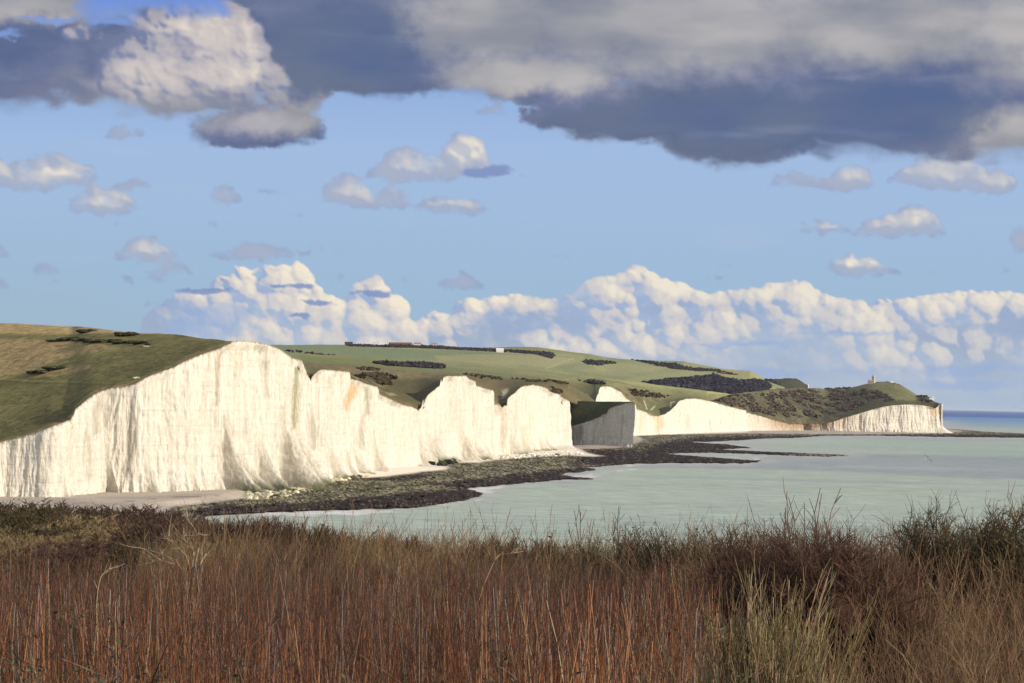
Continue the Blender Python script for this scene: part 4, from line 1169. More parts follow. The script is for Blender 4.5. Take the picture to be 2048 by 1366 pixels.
# its little white cliff end
a_ = P(np.array([1610.5, 1616.5]), np.array([767.8, 769.4]), 6990.0)
ew = np.zeros((30, 24, 3)); kk = np.linspace(0, 1, 24)
for j, q in enumerate(kk):
    p = a_[0] * (1 - q) + a_[1] * q
    ew[:, j, 0] = p[0] + 1.5 * math.sin(q * 17); ew[:, j, 1] = p[1] - 8 * math.sin(q * 3.1) - 6; ew[:, j, 2] = np.linspace(20, p[2] + 0.4, 30)
o2 = struct(grid_mesh("chalk_cliff", ew, m_chalk, {'col': np.broadcast_to(np.array([0.8, 0.77, 0.7]), ew.shape)}))
o2['label'] = "small distant white cliff end below the dark shoulder"

# -- the round hill with the lighthouse tower
px = np.arange(1405, 1886.5, 0.9)
y0, Y0 = rim([RIM[5], RIM[6]], px)
ysk = np.minimum(interp_curve(px, skF), y0 - 0.3)
DF = interp_curve(px, [(1405, 3830), (1430, 3950), (1470, 4120), (1560, 4700), (1650, 5000), (1776, 4900), (1830, 4700), (1870, 4420), (1886, 4305)])
DF = np.maximum(DF, Y0 + 6)


def col_round(sx, sy, G):
    n1 = fbm(G[..., 0] / 60, G[..., 1] / 200, 4, 45); n2 = fbm(G[..., 0] / 7, G[..., 1] / 30, 4, 46, 0.62); n3 = fbm(G[..., 0] / 26, G[..., 1] / 110, 4, 47)
    lawn = mixc(np.array([0.150, 0.150, 0.062]), np.array([0.110, 0.120, 0.050]), sm(n1 + n3 * .4, -0.3, 0.5))
    scr = mixc(np.array([0.075, 0.062, 0.045]), np.array([0.125, 0.115, 0.060]), sm(n3 * 0.9 + n2 * 0.9, -0.1, 0.5))
    scr = mixc(scr, np.array([0.13, 0.10, 0.06]), sm(n3 + 0.6 * n2, 0.5, 0.9) * 0.8)
    c = scr
    c = polyc(c, sx, sy, [(1660, 784), (1690, 778), (1740, 764), (1790, 762), (1822, 781), (1845, 795), (1830, 802), (1800, 806), (1770, 808), (1790, 800), (1772, 792), (1760, 781), (1720, 778), (1690, 781)], lawn, 2.5, 1.0, n3 * 2)
    c = polyc(c, sx, sy, [(1625, 775), (1660, 777), (1655, 786), (1648, 795), (1660, 800), (1690, 803), (1650, 800), (1640, 790)], (0.14, 0.14, 0.07), 2, 0.75, n3 * 2)
    c = polyc(c, sx, sy, [(1500, 786), (1560, 779), (1600, 778), (1560, 783), (1530, 788), (1520, 792)], (0.12, 0.125, 0.065), 2, 0.75, n3 * 2)
    c = polyc(c, sx, sy, [(1460, 803), (1500, 795), (1560, 797), (1520, 803), (1500, 808), (1540, 820), (1500, 818)], (0.095, 0.105, 0.05), 4, 0.7, n3 * 3)
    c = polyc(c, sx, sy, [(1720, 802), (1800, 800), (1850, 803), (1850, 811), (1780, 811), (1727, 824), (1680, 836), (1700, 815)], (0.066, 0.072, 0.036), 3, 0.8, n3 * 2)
    c = linec(c, sx, sy, [(1540, 797), (1600, 804), (1660, 815), (1700, 817)], (0.15, 0.13, 0.085), 1.0, 0.6)
    c = linec(c, sx, sy, [(1700, 782), (1715, 792), (1735, 806)], (0.15, 0.14, 0.08), 1.2, 0.6)
    c = linec(c, sx, sy, [(1560, 826), (1620, 824), (1690, 820)], (0.12, 0.115, 0.06), 1.6, 0.6)
    c = linec(c, sx, sy, [(1520, 835), (1570, 830), (1640, 833), (1690, 826)], (0.10, 0.11, 0.05), 2.0, 0.6)
    c = polyc(c, sx, sy, [(1830, 792), (1846, 789), (1870, 802), (1884, 807), (1872, 816), (1850, 811), (1835, 804)], mixc(np.array([0.05, 0.045, 0.03]), np.array([0.11, 0.085, 0.05]), sm(n2, -0.1, 0.5)), 3, 0.85)
    return dull(c, 1.45)


c1 = (np.minimum(lerp(y0, ysk, 0.30), y0 - 0.2), lerp(Y0, DF, 0.22))
c2 = (np.minimum(lerp(y0, ysk, 0.72), y0 - 0.25), lerp(Y0, DF, 0.62))
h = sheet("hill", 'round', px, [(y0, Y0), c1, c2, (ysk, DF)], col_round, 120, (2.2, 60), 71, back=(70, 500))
h['label'] = "rounded hill of scrub and turf carrying the old lighthouse"

# ------------------------------------------------------------------ small things on the land
m_paint = attr_mat("painted_wall", 0.8)
m_stone = attr_mat("stone_wall", 0.9, 0.8, 0.15)


class MB:
    def __init__(self): self.v = []; self.f = []; self.c = []
    def add(self, vs, fs, col):
        n = len(self.v)
        self.v += [tuple(map(float, q)) for q in vs]; self.f += [tuple(n + i for i in f_) for f_ in fs]; self.c += [tuple(col)] * len(vs)
    def box(self, x0, x1, y0, y1, z0, z1, col):
        self.add([(x, y, z) for z in (z0, z1) for y in (y0, y1) for x in (x0, x1)], [(0, 2, 3, 1), (4, 5, 7, 6), (0, 1, 5, 4), (2, 6, 7, 3), (0, 4, 6, 2), (1, 3, 7, 5)], col)
    def cyl(self, x, y, z0, z1, r0, r1, col, n=24, cap=True):
        vs = []
        for z, r in ((z0, r0), (z1, r1)):
            vs += [(x + r * math.cos(2 * math.pi * i / n), y + r * math.sin(2 * math.pi * i / n), z) for i in range(n)]
        fs = [(i, (i + 1) % n, n + (i + 1) % n, n + i) for i in range(n)]
        if cap: fs.append(tuple(range(n, 2 * n)))
        self.add(vs, fs, col)
    def gable(self, x0, x1, y0, y1, z0, h, col, over=0.4):
        """roof with its ridge along x"""
        ym = (y0 + y1) / 2
        a, b_ = x0 - over, x1 + over
        self.add([(a, y0 - over, z0), (b_, y0 - over, z0), (b_, y1 + over, z0), (a, y1 + over, z0), (a, ym, z0 + h), (b_, ym, z0 + h)], [(0, 1, 5, 4), (2, 3, 4, 5), (0, 4, 3), (1, 2, 5), (0, 3, 2, 1)], col)
    def build(self, name, mat, parent=None, loc=None):
        me = bpy.data.meshes.new(name)
        me.from_pydata(self.v, [], self.f); me.update()
        at_ = me.attributes.new('col', 'FLOAT_COLOR', 'POINT')
        at_.data.foreach_set('color', np.array([c + (1.0,) for c in self.c], np.float32).ravel())
        me.materials.append(mat)
        ob = bpy.data.objects.new(name, me)
        scene.collection.objects.link(ob)
        if parent: ob.parent = parent
        if loc is not None: ob.location = loc
        return ob


def on_sheet(key, px, py):
    sx, sy, G = sheets[key]
    i = np.argmin((sx - px) ** 2 + (sy - py) ** 2)
    return Vector(G.reshape(-1, 3)[i])


# --- old lighthouse tower: round tower with a lantern stage, square annexe with a parapet, garden wall
loc = on_sheet('round', 1747, 766.5)
lt = empty("lighthouse", loc - Vector((0, 0, 0.6))); lt.scale = (1.15, 1.15, 1.12)
tag(lt, "round stone tower with square annexe, on the crest of the rounded hill", "lighthouse")
ST = (0.52, 0.47, 0.40); STD = (0.36, 0.32, 0.28); DK = (0.05, 0.05, 0.06); WH = (0.78, 0.76, 0.72)
m = MB(); m.cyl(0, 0, 0, 13.2, 3.9, 3.3, ST); m.cyl(0, 0, 13.2, 14.0, 3.8, 3.8, STD); tw = m.build('tower', m_stone, lt)
m = MB()
for zz_ in (3.5, 7.2, 10.8):
    for a_ in (-90, -30, -150):
        m = MB(); q = math.radians(a_); m.box(math.cos(q) * 3.62 - 0.45, math.cos(q) * 3.62 + 0.45, math.sin(q) * 3.62 - 0.3, math.sin(q) * 3.62 + 0.3, zz_, zz_ + 1.5, DK); m.build('window', m_paint, tw)
m = MB(); m.cyl(0, 0, 14.0, 16.6, 2.5, 2.5, WH, 16)
for i in range(8):
    q = math.radians(45 * i); m.box(math.cos(q) * 2.52 - .25, math.cos(q) * 2.52 + .25, math.sin(q) * 2.52 - .25, math.sin(q) * 2.52 + .25, 14.4, 16.2, (0.12, 0.13, 0.15))
m.build('lantern_room', m_paint, lt)
m = MB(); m.cyl(0, 0, 16.6, 17.9, 2.9, 0.5, (0.35, 0.34, 0.33), 16); m.cyl(0, 0, 17.9, 18.6, 0.3, 0.2, DK, 8); m.build('dome', m_paint, lt)
m = MB(); m.box(-11.0, -3.0, -4.2, 4.2, -2, 6.8, STD); m.box(-11.2, -2.9, -4.4, 4.4, 6.8, 7.1, ST)
for i in range(5): m.box(-11.1 + i * 1.75, -10.3 + i * 1.75, -4.4, -3.9, 7.1, 7.7, ST)
an = m.build('annexe', m_stone, lt)
for i in range(3):
    m = MB(); m.box(-9.8 + i * 2.4, -8.8 + i * 2.4, -4.33, -4.1, 1.6, 3.4, DK); m.build('window', m_paint, an)
w0 = on_sheet('round', 1752, 766); w1 = on_sheet('round', 1783, 764.6)


def wall_along(name, key, p0, p1, h, th, col, n=14, parent=None):
    m = MB(); prev = None
    for i in range(n + 1):
        q = i / n
        c_ = on_sheet(key, p0[0] + (p1[0] - p0[0]) * q, p0[1] + (p1[1] - p0[1]) * q)
        if prev is not None and (c_ - prev).length > 0.5:
            d_ = (c_ - prev); nrm = Vector((-d_.y, d_.x, 0)).normalized() * th
            vs = [prev - nrm, c_ - nrm, c_ + nrm, prev + nrm]
            vs = [v_ - Vector((0, 0, 1.5)) for v_ in vs] + [v_ + Vector((0, 0, h)) for v_ in vs]
            m.add(vs, [(0, 1, 5, 4), (1, 2, 6, 5), (2, 3, 7, 6), (3, 0, 4, 7), (4, 5, 6, 7)], col)
        prev = c_
    return m.build(name, m_stone, parent)


wl = wall_along("stone_wall", 'round', (1755, 765.5), (1778, 764.0), 1.6, 0.4, (0.22, 0.2, 0.17))
tag(wl, "low dark garden wall running from the lighthouse along the crest", "wall")
c_ = on_sheet('round', 1784, 765.5)
m = MB(); m.box(-3.6, 3.6, -2.4, 2.4, -1, 2.3, WH); hw = empty("white_building", c_); m.build('wall', m_paint, hw)
m = MB(); m.gable(-3.6, 3.6, -2.4, 2.4, 2.3, 1.5, (0.6, 0.58, 0.54)); m.build('roof', m_paint, hw)
tag(hw, "small white shed at the seaward end of the crest wall", "building")
c_ = on_sheet('round', 1864, 799.5)
hw = empty("white_building", c_)
m = MB(); m.box(-6, 4.5, -3, 3, -2, 3.6, WH); m.box(-9.5, -6, -3, 2, -2, 1.8, (0.7, 0.66, 0.6)); m.build('wall', m_paint, hw)
m = MB(); m.box(1.2, 3.8, -2, 1.5, 3.6, 7.6, (0.74, 0.72, 0.68)); m.build('turret', m_paint, hw)
tag(hw, "pale low building with a turret, near the tip of the headland", "building")


def cottage(key, px, py, w, d_, h, wall, roof, rh, label, chim=True, rz=0.0, dz=0.0, group=None, loc=None):
    c_ = on_sheet(key, px, py) if loc is None else Vector(loc)
    e = empty("house", c_ + Vector((0, 0, dz)), rz)
    m = MB(); m.box(-w / 2, w / 2, -d_ / 2, d_ / 2, -3, h, wall); b_ = m.build('wall', m_paint, e)
    m = MB(); m.gable(-w / 2, w / 2, -d_ / 2, d_ / 2, h, rh, roof); r_ = m.build('roof', m_paint, e)
    if chim:
        m = MB(); m.box(w * 0.25, w * 0.25 + 1.2, -0.6, 0.6, h, h + rh + 1.3, (0.3, 0.2, 0.15)); m.build('chimney', m_paint, r_)
    n = max(2, int(w // 4))
    for i in range(n):
        m = MB(); x_ = -w / 2 + (i + 0.5) * w / n; m.box(x_ - 0.6, x_ + 0.6, -d_ / 2 - 0.06, -d_ / 2 + 0.1, 1.0, 2.3, (0.05, 0.055, 0.07)); m.build('window', m_paint, b_)
    tag(e, label, "house", group)
    return e


RF = (0.13, 0.10, 0.09)
# the hamlet in the gap
gapz = P(1590, 846, 4300)
for (hx, hy, w, wall, label) in [(1576.5, 845.5, 11, WH, "white cottage, leftmost of the hamlet in the low gap"), (1585, 844.5, 16, (0.7, 0.7, 0.7), "long white house second from left in the hamlet at the gap"),
                                 (1593, 845.5, 12, (0.42, 0.42, 0.45), "grey cottage in the middle of the hamlet in the gap"), (1599, 844.5, 9, (0.62, 0.6, 0.58), "pale cottage just left of the brown house at the gap"),
                                 (1609, 843.5, 12, (0.70, 0.69, 0.68), "tall pale house right of the middle of the hamlet"), (1619, 844, 13, (0.32, 0.25, 0.17), "tan brown building at the right end of the hamlet")]:
    p = P(hx, hy + 2.5, 4330.0)
    cottage('round', hx, hy, w, 7, 4.0 if 'tall' not in label else 6.5, wall, (0.09, 0.085, 0.09), 2.6, label, loc=p, group=None)
# houses on the far ridge
for (hx, hy, w, h_, wall, roof, label) in [(698, 690.3, 20, 5, (0.08, 0.07, 0.07), (0.07, 0.06, 0.07), "dark barn at the left end of the skyline trees"),
                                           (751.5, 691, 17, 5.5, WH, (0.5, 0.5, 0.5), "small white house left of the radio mast on the ridge"),
                                           (793, 690.5, 40, 5, (0.17, 0.10, 0.07), (0.20, 0.11, 0.07), "long brown barn on the skyline right of the radio mast"),
                                           (814, 691.3, 26, 5, (0.19, 0.12, 0.09), (0.22, 0.12, 0.08), "shorter russet barn beside the long brown barn on the skyline"),
                                           (835, 692.3, 18, 5, (0.72, 0.66, 0.58), (0.30, 0.20, 0.15), "cream house right of the russet barn on the skyline"),
                                           (868, 693.0, 15, 4.5, (0.7, 0.64, 0.58), (0.3, 0.2, 0.16), "cream cottage half hidden by the skyline trees"),
                                           (999.5, 704.5, 18, 6, WH, (0.7, 0.7, 0.72), "lone bright white house below the ridge crest")]:
    cottage('far', hx, hy, w, 9, h_, wall, roof, 3.5, label, dz=0.5)
c_ = on_sheet('far', 774, 690.5)
mm = MB(); mm.cyl(0, 0, -1, 16, 0.5, 0.3, (0.2, 0.2, 0.22), 6); mm.box(-2.2, 2.2, -0.25, 0.25, 12, 12.6, (0.2, 0.2, 0.22))
ma = mm.build("radio_mast", m_paint, None, c_); tag(ma, "thin radio mast standing on the skyline between two houses", "mast")

# --- woods, hedges and bushes: leafy lumps of real size
_t = (1 + 5 ** 0.5) / 2
ICO_V = np.array([(-1, _t, 0), (1, _t, 0), (-1, -_t, 0), (1, -_t, 0), (0, -1, _t), (0, 1, _t), (0, -1, -_t), (0, 1, -_t), (_t, 0, -1), (_t, 0, 1), (-_t, 0, -1), (-_t, 0, 1)], float)
ICO_V /= np.linalg.norm(ICO_V[0])
ICO_F = np.array([(0, 11, 5), (0, 5, 1), (0, 1, 7), (0, 7, 10), (0, 10, 11), (1, 5, 9), (5, 11, 4), (11, 10, 2), (10, 7, 6), (7, 1, 8), (3, 9, 4), (3, 4, 2), (3, 2, 6), (3, 6, 8), (3, 8, 9), (4, 9, 5), (2, 4, 11), (6, 2, 10), (8, 6, 7), (9, 8, 1)])


def subdiv(V, Fc):
    V = list(map(tuple, V)); mid = {}; nf = []
    def mp(a, b):
        k = (min(a, b), max(a, b))
        if k not in mid:
            v = (np.array(V[a]) + np.array(V[b])) / 2; v /= np.linalg.norm(v); V.append(tuple(v)); mid[k] = len(V) - 1
        return mid[k]
    for a, b, c in Fc:
        x, y, z = mp(a, b), mp(b, c), mp(c, a)
        nf += [(a, x, z), (b, y, x), (c, z, y), (x, y, z)]
    return np.array(V), np.array(nf)


ICO2_V, ICO2_F = subdiv(ICO_V, ICO_F)


def lumps(name, centres, sizes, colour, mat=m_wood, flat=0.8, seed=0, base=(ICO_V, ICO_F), rough=0.35):
    r = np.random.default_rng(seed)
    V0, F0 = base
    n = len(centres); k = len(V0)
    V = V0[None] * (1 + rough * r.standard_normal((n, k, 1)))
    V = V * np.asarray(sizes)[:, None, None] * np.array([1, 1, flat])
    V = V + np.asarray(centres)[:, None, :]
    Fc = F0[None] + (np.arange(n) * k)[:, None, None]
    c = np.asarray(colour)[None, None] * (1 + 0.35 * r.standard_normal((n, 1, 1))) * (1 + 0.2 * r.standard_normal((n, k, 1)))
    return mesh_from(name, V.reshape(-1, 3), Fc.reshape(-1, 3), mat, cols=np.clip(c, 0.005, 1).reshape(-1, 3))


def pick(key, poly, n, seed, gappy=False):
    sx, sy, G = sheets[key]
    x_ = [p[0] for p in poly]; y_ = [p[1] for p in poly]
    m = (sx > min(x_)) & (sx < max(x_)) & (sy > min(y_)) & (sy < max(y_))
    pts = G[m]; q = in_poly(sx[m], sy[m], poly)
    pts = pts[q]; wts = None
    r = np.random.default_rng(seed)
    if len(pts) == 0: return np.zeros((0, 3))
    if gappy:
        gm_ = fbm(pts[:, 0] / 26, pts[:, 1] / 120, 4, 940 + seed)
        pts = pts[gm_ > -0.02] if (gm_ > -0.02).any() else pts
    i = r.integers(0, len(pts), n)
    return pts[i] + r.normal(0, 1.5, (n, 3)) * np.array([1, 2, 0])


def wood(key, polys, size, colour, label, cat, seed, gappy=False):
    C = []; S = []
    r = np.random.default_rng(seed)
    for k_, (poly, n) in enumerate(polys):
        p = pick(key, poly, n, seed * 50 + k_, gappy)
        s = size * r.uniform(0.5, 1.25, len(p))
        p[:, 2] += s * 0.35
        C.append(p); S.append(s)
    o = lumps("woods" if cat == 'woods' else "scrub", np.concatenate(C), np.concatenate(S), colour, seed=seed)
    return tag(o, label, cat, kind='stuff')


WD = (0.040, 0.034, 0.040)
wood('far', [([(690, 689), (760, 691), (800, 690), (860, 691), (900, 694), (930, 697), (1000, 700), (1020, 701), (1010, 705), (900, 699), (830, 696), (700, 693)], 1500),
             ([(785, 690), (830, 690), (850, 693), (790, 694)], 160),
             ([(1020, 701), (1045, 702), (1100, 705), (1110, 711), (1100, 716), (1070, 709), (1020, 705)], 420),
             ([(1066, 706), (1085, 707), (1106, 714), (1104, 718), (1085, 713)], 120),
             ([(1165, 724), (1175, 721), (1230, 724), (1232, 727), (1195, 731), (1175, 729)], 330),
             ([(1262, 719), (1330, 727), (1360, 731), (1400, 739), (1370, 740), (1320, 733), (1290, 726)], 420),
             ([(1330, 727), (1352, 727), (1370, 736), (1400, 737), (1445, 741), (1400, 743), (1340, 737)], 500),
             ([(565, 700), (600, 703), (640, 709), (700, 715), (760, 718), (700, 718), (640, 712), (580, 704)], 60),
             ([(1410, 738), (1450, 743), (1475, 750), (1440, 748)], 90)], 3.0, WD, "dark winter woods and hedges strung along the long far ridge", 'woods', 3)
wood('shoulder', [([(1290, 766), (1340, 761), (1380, 757), (1440, 757), (1470, 762), (1540, 762), (1560, 770), (1520, 784), (1440, 782), (1380, 778), (1320, 772)], 1500)], 7.5, (0.036, 0.034, 0.044), "dark blue grey wood covering the shadowed shoulder", 'woods', 4)  # blue-dark tone: cloud shadow put into the wood's colour
wood('far', [([(1285, 768), (1320, 763), (1360, 758), (1400, 755), (1430, 750), (1445, 757), (1475, 762), (1510, 761), (1530, 764), (1540, 772), (1530, 790), (1475, 790), (1400, 780), (1330, 772)], 2600)], 5.0, (0.034, 0.032, 0.042), "long dark wood in the fold behind the pale middle ridge", 'woods', 14)  # same wood colour with the cloud shadow in it
wood('mid', [([(748, 726), (800, 727), (860, 729), (890, 733), (880, 738), (830, 735), (770, 731)], 700), ([(1160, 762), (1200, 765), (1210, 769), (1180, 768)], 60)], 3.6, WD, "dark copse of bare trees in the valley behind the second hill", 'woods', 5)
wood('sec', [([(700, 733), (740, 737), (760, 742), (720, 740)], 50), ([(745, 745), (790, 750), (780, 765), (760, 775), (752, 765)], 130), ([(700, 748), (760, 752), (770, 762), (720, 757)], 110),
             ([(920, 748), (1000, 754), (1060, 758), (1140, 765), (1060, 764), (960, 757)], 90), ([(1090, 757), (1130, 762), (1160, 768), (1120, 768)], 70), ([(1100, 775), (1130, 772), (1120, 785), (1105, 788)], 40)],
     2.1, (0.060, 0.050, 0.030), "dark gorse and thorn patches dotted over the second hill", 'scrub', 6, True)
wood('mid', [([(1255, 778), (1290, 782), (1335, 792), (1330, 797), (1290, 795), (1262, 790)], 110)], 2.8, (0.05, 0.04, 0.028), "gorse patches on the slope right of the isolated peak", 'scrub', 7)
wood('round', [([(1430, 800), (1470, 790), (1540, 788), (1600, 790), (1700, 795), (1740, 806), (1700, 822), (1640, 836), (1560, 836), (1500, 822), (1450, 808)], 1500), ([(1660, 781), (1710, 780), (1722, 790), (1700, 796), (1662, 794)], 300),
               ([(1722, 779), (1755, 780), (1775, 792), (1790, 801), (1760, 806), (1738, 802), (1725, 792)], 360), ([(1540, 785), (1620, 779), (1640, 785), (1630, 795), (1560, 795)], 300), ([(1832, 793), (1848, 791), (1865, 800), (1855, 806), (1838, 800)], 60),
               ([(1640, 776.5), (1668, 776.5), (1700, 776), (1700, 778), (1640, 778.5)], 60)],
     2.6, (0.080, 0.064, 0.052), "patchy dark scrub over the rounded hill below the lighthouse", 'scrub', 8, True)

# bushes one can count on the nearest hill
bpts = [(172, 665, 5), (262, 671.5, 6), (112, 683, 3), (132, 681, 4), (146, 680, 4.5), (160, 681, 4), (176, 683, 4), (190, 685, 3.6), (205, 683, 3.5), (224, 684, 4), (246, 687, 3.4), (262, 686.5, 4), (282, 687, 3.4), (296, 690, 2.6), (108, 739, 5), (86, 746, 4), (68, 746, 3.4)]
bush_labels = ["dark lone bush near the top of the near hill, left", "dark lone bush high on the near hill, right of its twin"]
protos = []
for k_ in range(3):
    r = np.random.default_rng(300 + k_)
    n = 9
    cc = np.stack([r.uniform(-1, 1, n), r.uniform(-0.7, 0.7, n), r.uniform(0.1, 0.45, n)], -1)
    o_b = lumps("gorse_bush", cc, r.uniform(0.35, 0.6, n), (0.045, 0.045, 0.024), seed=400 + k_, base=(ICO2_V, ICO2_F), rough=0.12)
    protos.append(o_b)
for i, (bx, by, bs) in enumerate(bpts):
    src = protos[i % 3]
    o_b = src if i < 3 else src.copy()
    if i >= 3: scene.collection.objects.link(o_b)
    o_b.location = on_sheet('near', bx, by)
    o_b.scale = (bs * 1.3, bs, bs * 0.55)
    o_b.rotation_euler = (0, 0, i * 1.3)
    if i == 0: tag(o_b, "dark low bush highest up the near hill, above the tan field", "bush")
    elif i == 1: tag(o_b, "dark low bush near the crest, right of the highest one", "bush")
    elif i >= 14: tag(o_b, "dark bush on the tan scrub patch beside the green track", "bush", "bushes on the tan patch by the track")
    else: tag(o_b, "dark gorse bush in the row across the near hill above the tan field", "bush", "gorse row across the near hill")

# --- fence along the top of the tan field
for i in range(22):
    pass
# --- two walkers on the beach
m_cloth = attr_mat("dark_clothing", 0.9)


def person(px, py, facing, coat, trousers, label, stride):
    Yp = float(depth_at(px, py, 2.4))
    base = P(px, py, Yp)
    e_name = "person"
    # one continuous body grown over a jointed skeleton
    J = {'pelvis': (0, 0, .95), 'waist': (0, 0, 1.12), 'chest': (0, .01, 1.36), 'neck': (0, .01, 1.50), 'head': (0, .03, 1.62), 'crown': (0, .02, 1.72),
         'shl': (-.19, 0, 1.43), 'ell': (-.26, -.04, 1.15), 'wrl': (-.25, .08, .93), 'hal': (-.25, .11, .84), 'shr': (.19, 0, 1.43), 'elr': (.26, .03, 1.15), 'wrr': (.25, -.02, .92), 'har': (.25, 0, .83),
         'hil': (-.1, 0, .9), 'knl': (-.11, stride * .5, .50), 'anl': (-.11, stride * .55 - .05, .09), 'tol': (-.11, stride * .55 + .14, .03), 'hir': (.1, 0, .9), 'knr': (.11, -stride * .25, .50), 'anr': (.11, -stride * .8, .11), 'tor': (.11, -stride * .8 + .17, .03)}
    E = [('pelvis', 'waist', ), ('waist', 'chest'), ('chest', 'neck'), ('neck', 'head'), ('head', 'crown'), ('chest', 'shl'), ('shl', 'ell'), ('ell', 'wrl'), ('wrl', 'hal'), ('chest', 'shr'), ('shr', 'elr'), ('elr', 'wrr'), ('wrr', 'har'),
         ('pelvis', 'hil'), ('hil', 'knl'), ('knl', 'anl'), ('anl', 'tol'), ('pelvis', 'hir'), ('hir', 'knr'), ('knr', 'anr'), ('anr', 'tor')]
    Rr = {'pelvis': .15, 'waist': .135, 'chest': .16, 'neck': .06, 'head': .10, 'crown': .085, 'shl': .075, 'shr': .075, 'ell': .055, 'elr': .055, 'wrl': .04, 'wrr': .04, 'hal': .042, 'har': .042, 'hil': .1, 'hir': .1, 'knl': .07, 'knr': .07, 'anl': .05, 'anr': .05, 'tol': .045, 'tor': .045}
    ks = list(J)
    me = bpy.data.meshes.new("person")
    me.from_pydata([J[k] for k in ks], [(ks.index(a_), ks.index(b_)) for a_, b_ in E], [])
    ob = bpy.data.objects.new("person", me); scene.collection.objects.link(ob)
    md = ob.modifiers.new("skin", 'SKIN'); md.use_smooth_shade = True
    for i, k in enumerate(ks):
        sv = me.skin_vertices[0].data[i]; sv.radius = (Rr[k], Rr[k] * 0.85); sv.use_root = (k == 'pelvis')
    ob.modifiers.new("sub", 'SUBSURF').levels = 1
    dg = bpy.context.evaluated_depsgraph_get()
    nm = bpy.data.meshes.new_from_object(ob.evaluated_get(dg))
    ob.modifiers.clear(); ob.data = nm
    n = len(nm.vertices); co_v = np.zeros(n * 3); nm.vertices.foreach_get('co', co_v); co_v = co_v.reshape(-1, 3)
    cc = np.tile(np.array(coat), (n, 1)); cc[co_v[:, 2] < .9] = trousers; cc[(co_v[:, 2] > 1.53)] = (0.45, 0.28, 0.2); cc[(co_v[:, 2] > 1.66) | ((co_v[:, 2] > 1.55) & (co_v[:, 1] < 0.0))] = (0.04, 0.03, 0.02)
    cc[(np.abs(co_v[:, 0]) > .2) & (co_v[:, 2] < .9) & (co_v[:, 2] > .7)] = (0.45, 0.28, 0.2); cc[co_v[:, 2] < .07] = (0.03, 0.03, 0.03)
    at_ = nm.attributes.new('col', 'FLOAT_COLOR', 'POINT'); at_.data.foreach_set('color', np.concatenate([cc, np.ones((n, 1))], 1).astype(np.float32).ravel())
    nm.materials.clear(); nm.materials.append(m_cloth)
    ob.location = base; ob.rotation_euler = (0, 0, facing); ob.scale = (1.02,) * 3
    tag(ob, label, "person")
    return ob


person(28, 1004, 1.4, (0.02, 0.02, 0.03), (0.03, 0.03, 0.05), "person in dark clothes walking on the beach, left of the pair", 0.35)
person(38, 1004.3, 1.2, (0.05, 0.03, 0.05), (0.02, 0.02, 0.02), "person in dark clothes walking on the beach, right of the pair", 0.30)

# --- gull over the water
m_feather = attr_mat("feathers", 0.8)
V = []; Fc = []; Cc = []
nseg = 12
body = [(-.26, .012), (-.20, .035), (-.08, .065), (.04, .07), (.13, .055), (.18, .04), (.22, .042), (.26, .034), (.29, .012), (.33, .004)]
for (x_, r_) in body:
    for i in range(nseg):
        q = 2 * math.pi * i / nseg
        V.append((x_, r_ * math.cos(q), r_ * math.sin(q) * 0.9 + (0.02 if x_ > .17 else 0))); Cc.append((0.30, 0.30, 0.30) if x_ < .28 else (0.6, 0.4, 0.08))
for k_ in range(len(body) - 1):
    for i in range(nseg):
        a_ = k_ * nseg + i; b_ = k_ * nseg + (i + 1) % nseg
        Fc.append((a_, b_, b_ + nseg, a_ + nseg))
mg = MB(); mg.v = V; mg.f = Fc; mg.c = Cc
# fanned tail
mg.add([(-.22, -.03, .01), (-.22, .03, .01), (-.38, .07, .0), (-.38, -.07, .0), (-.22, -.03, -.005), (-.22, .03, -.005), (-.38, .07, -.006), (-.38, -.07, -.006)], [(0, 1, 2, 3), (7, 6, 5, 4), (0, 3, 7, 4), (1, 5, 6, 2), (2, 6, 7, 3)], (0.5, 0.5, 0.5))
gull = mg.build("gull", m_feather)
Yg = 160.0
gull.location = P(1856.5, 918, Yg); gull.rotation_euler = (math.radians(35), math.radians(-12), math.radians(25))
gull.scale = (.78,) * 3
tag(gull, "gull flying low over the water on the right", "bird")
for sgn in (-1, 1):
    mw = MB(); pr = [(.05, 0.04, .03, .16, .0), (.07, .22, .10, .17, .0), (.02, .42, .13, .13, .3), (-.06, .60, .08, .08, .7), (-.16, .72, .03, .02, 1.0)]
    vs = []
    for (x_, y_, z_, ch, dk_) in pr:
        for (dx_, dz_) in ((ch * .5, 0), (0, .014), (-ch * .5, 0), (0, -.004)):
            vs.append((x_ + dx_, sgn * y_, z_ + dz_))
    fs = []
    for k_ in range(4):
        for i in range(4):
            a_ = k_ * 4 + i; b_ = k_ * 4 + (i + 1) % 4
            fs.append((a_, b_, b_ + 4, a_ + 4))
    n0 = len(mw.v); mw.add(vs, fs, (0.16, 0.16, 0.17)); wg = mw.build("wing", m_feather, gull)
# a second gull, high and small in the sky

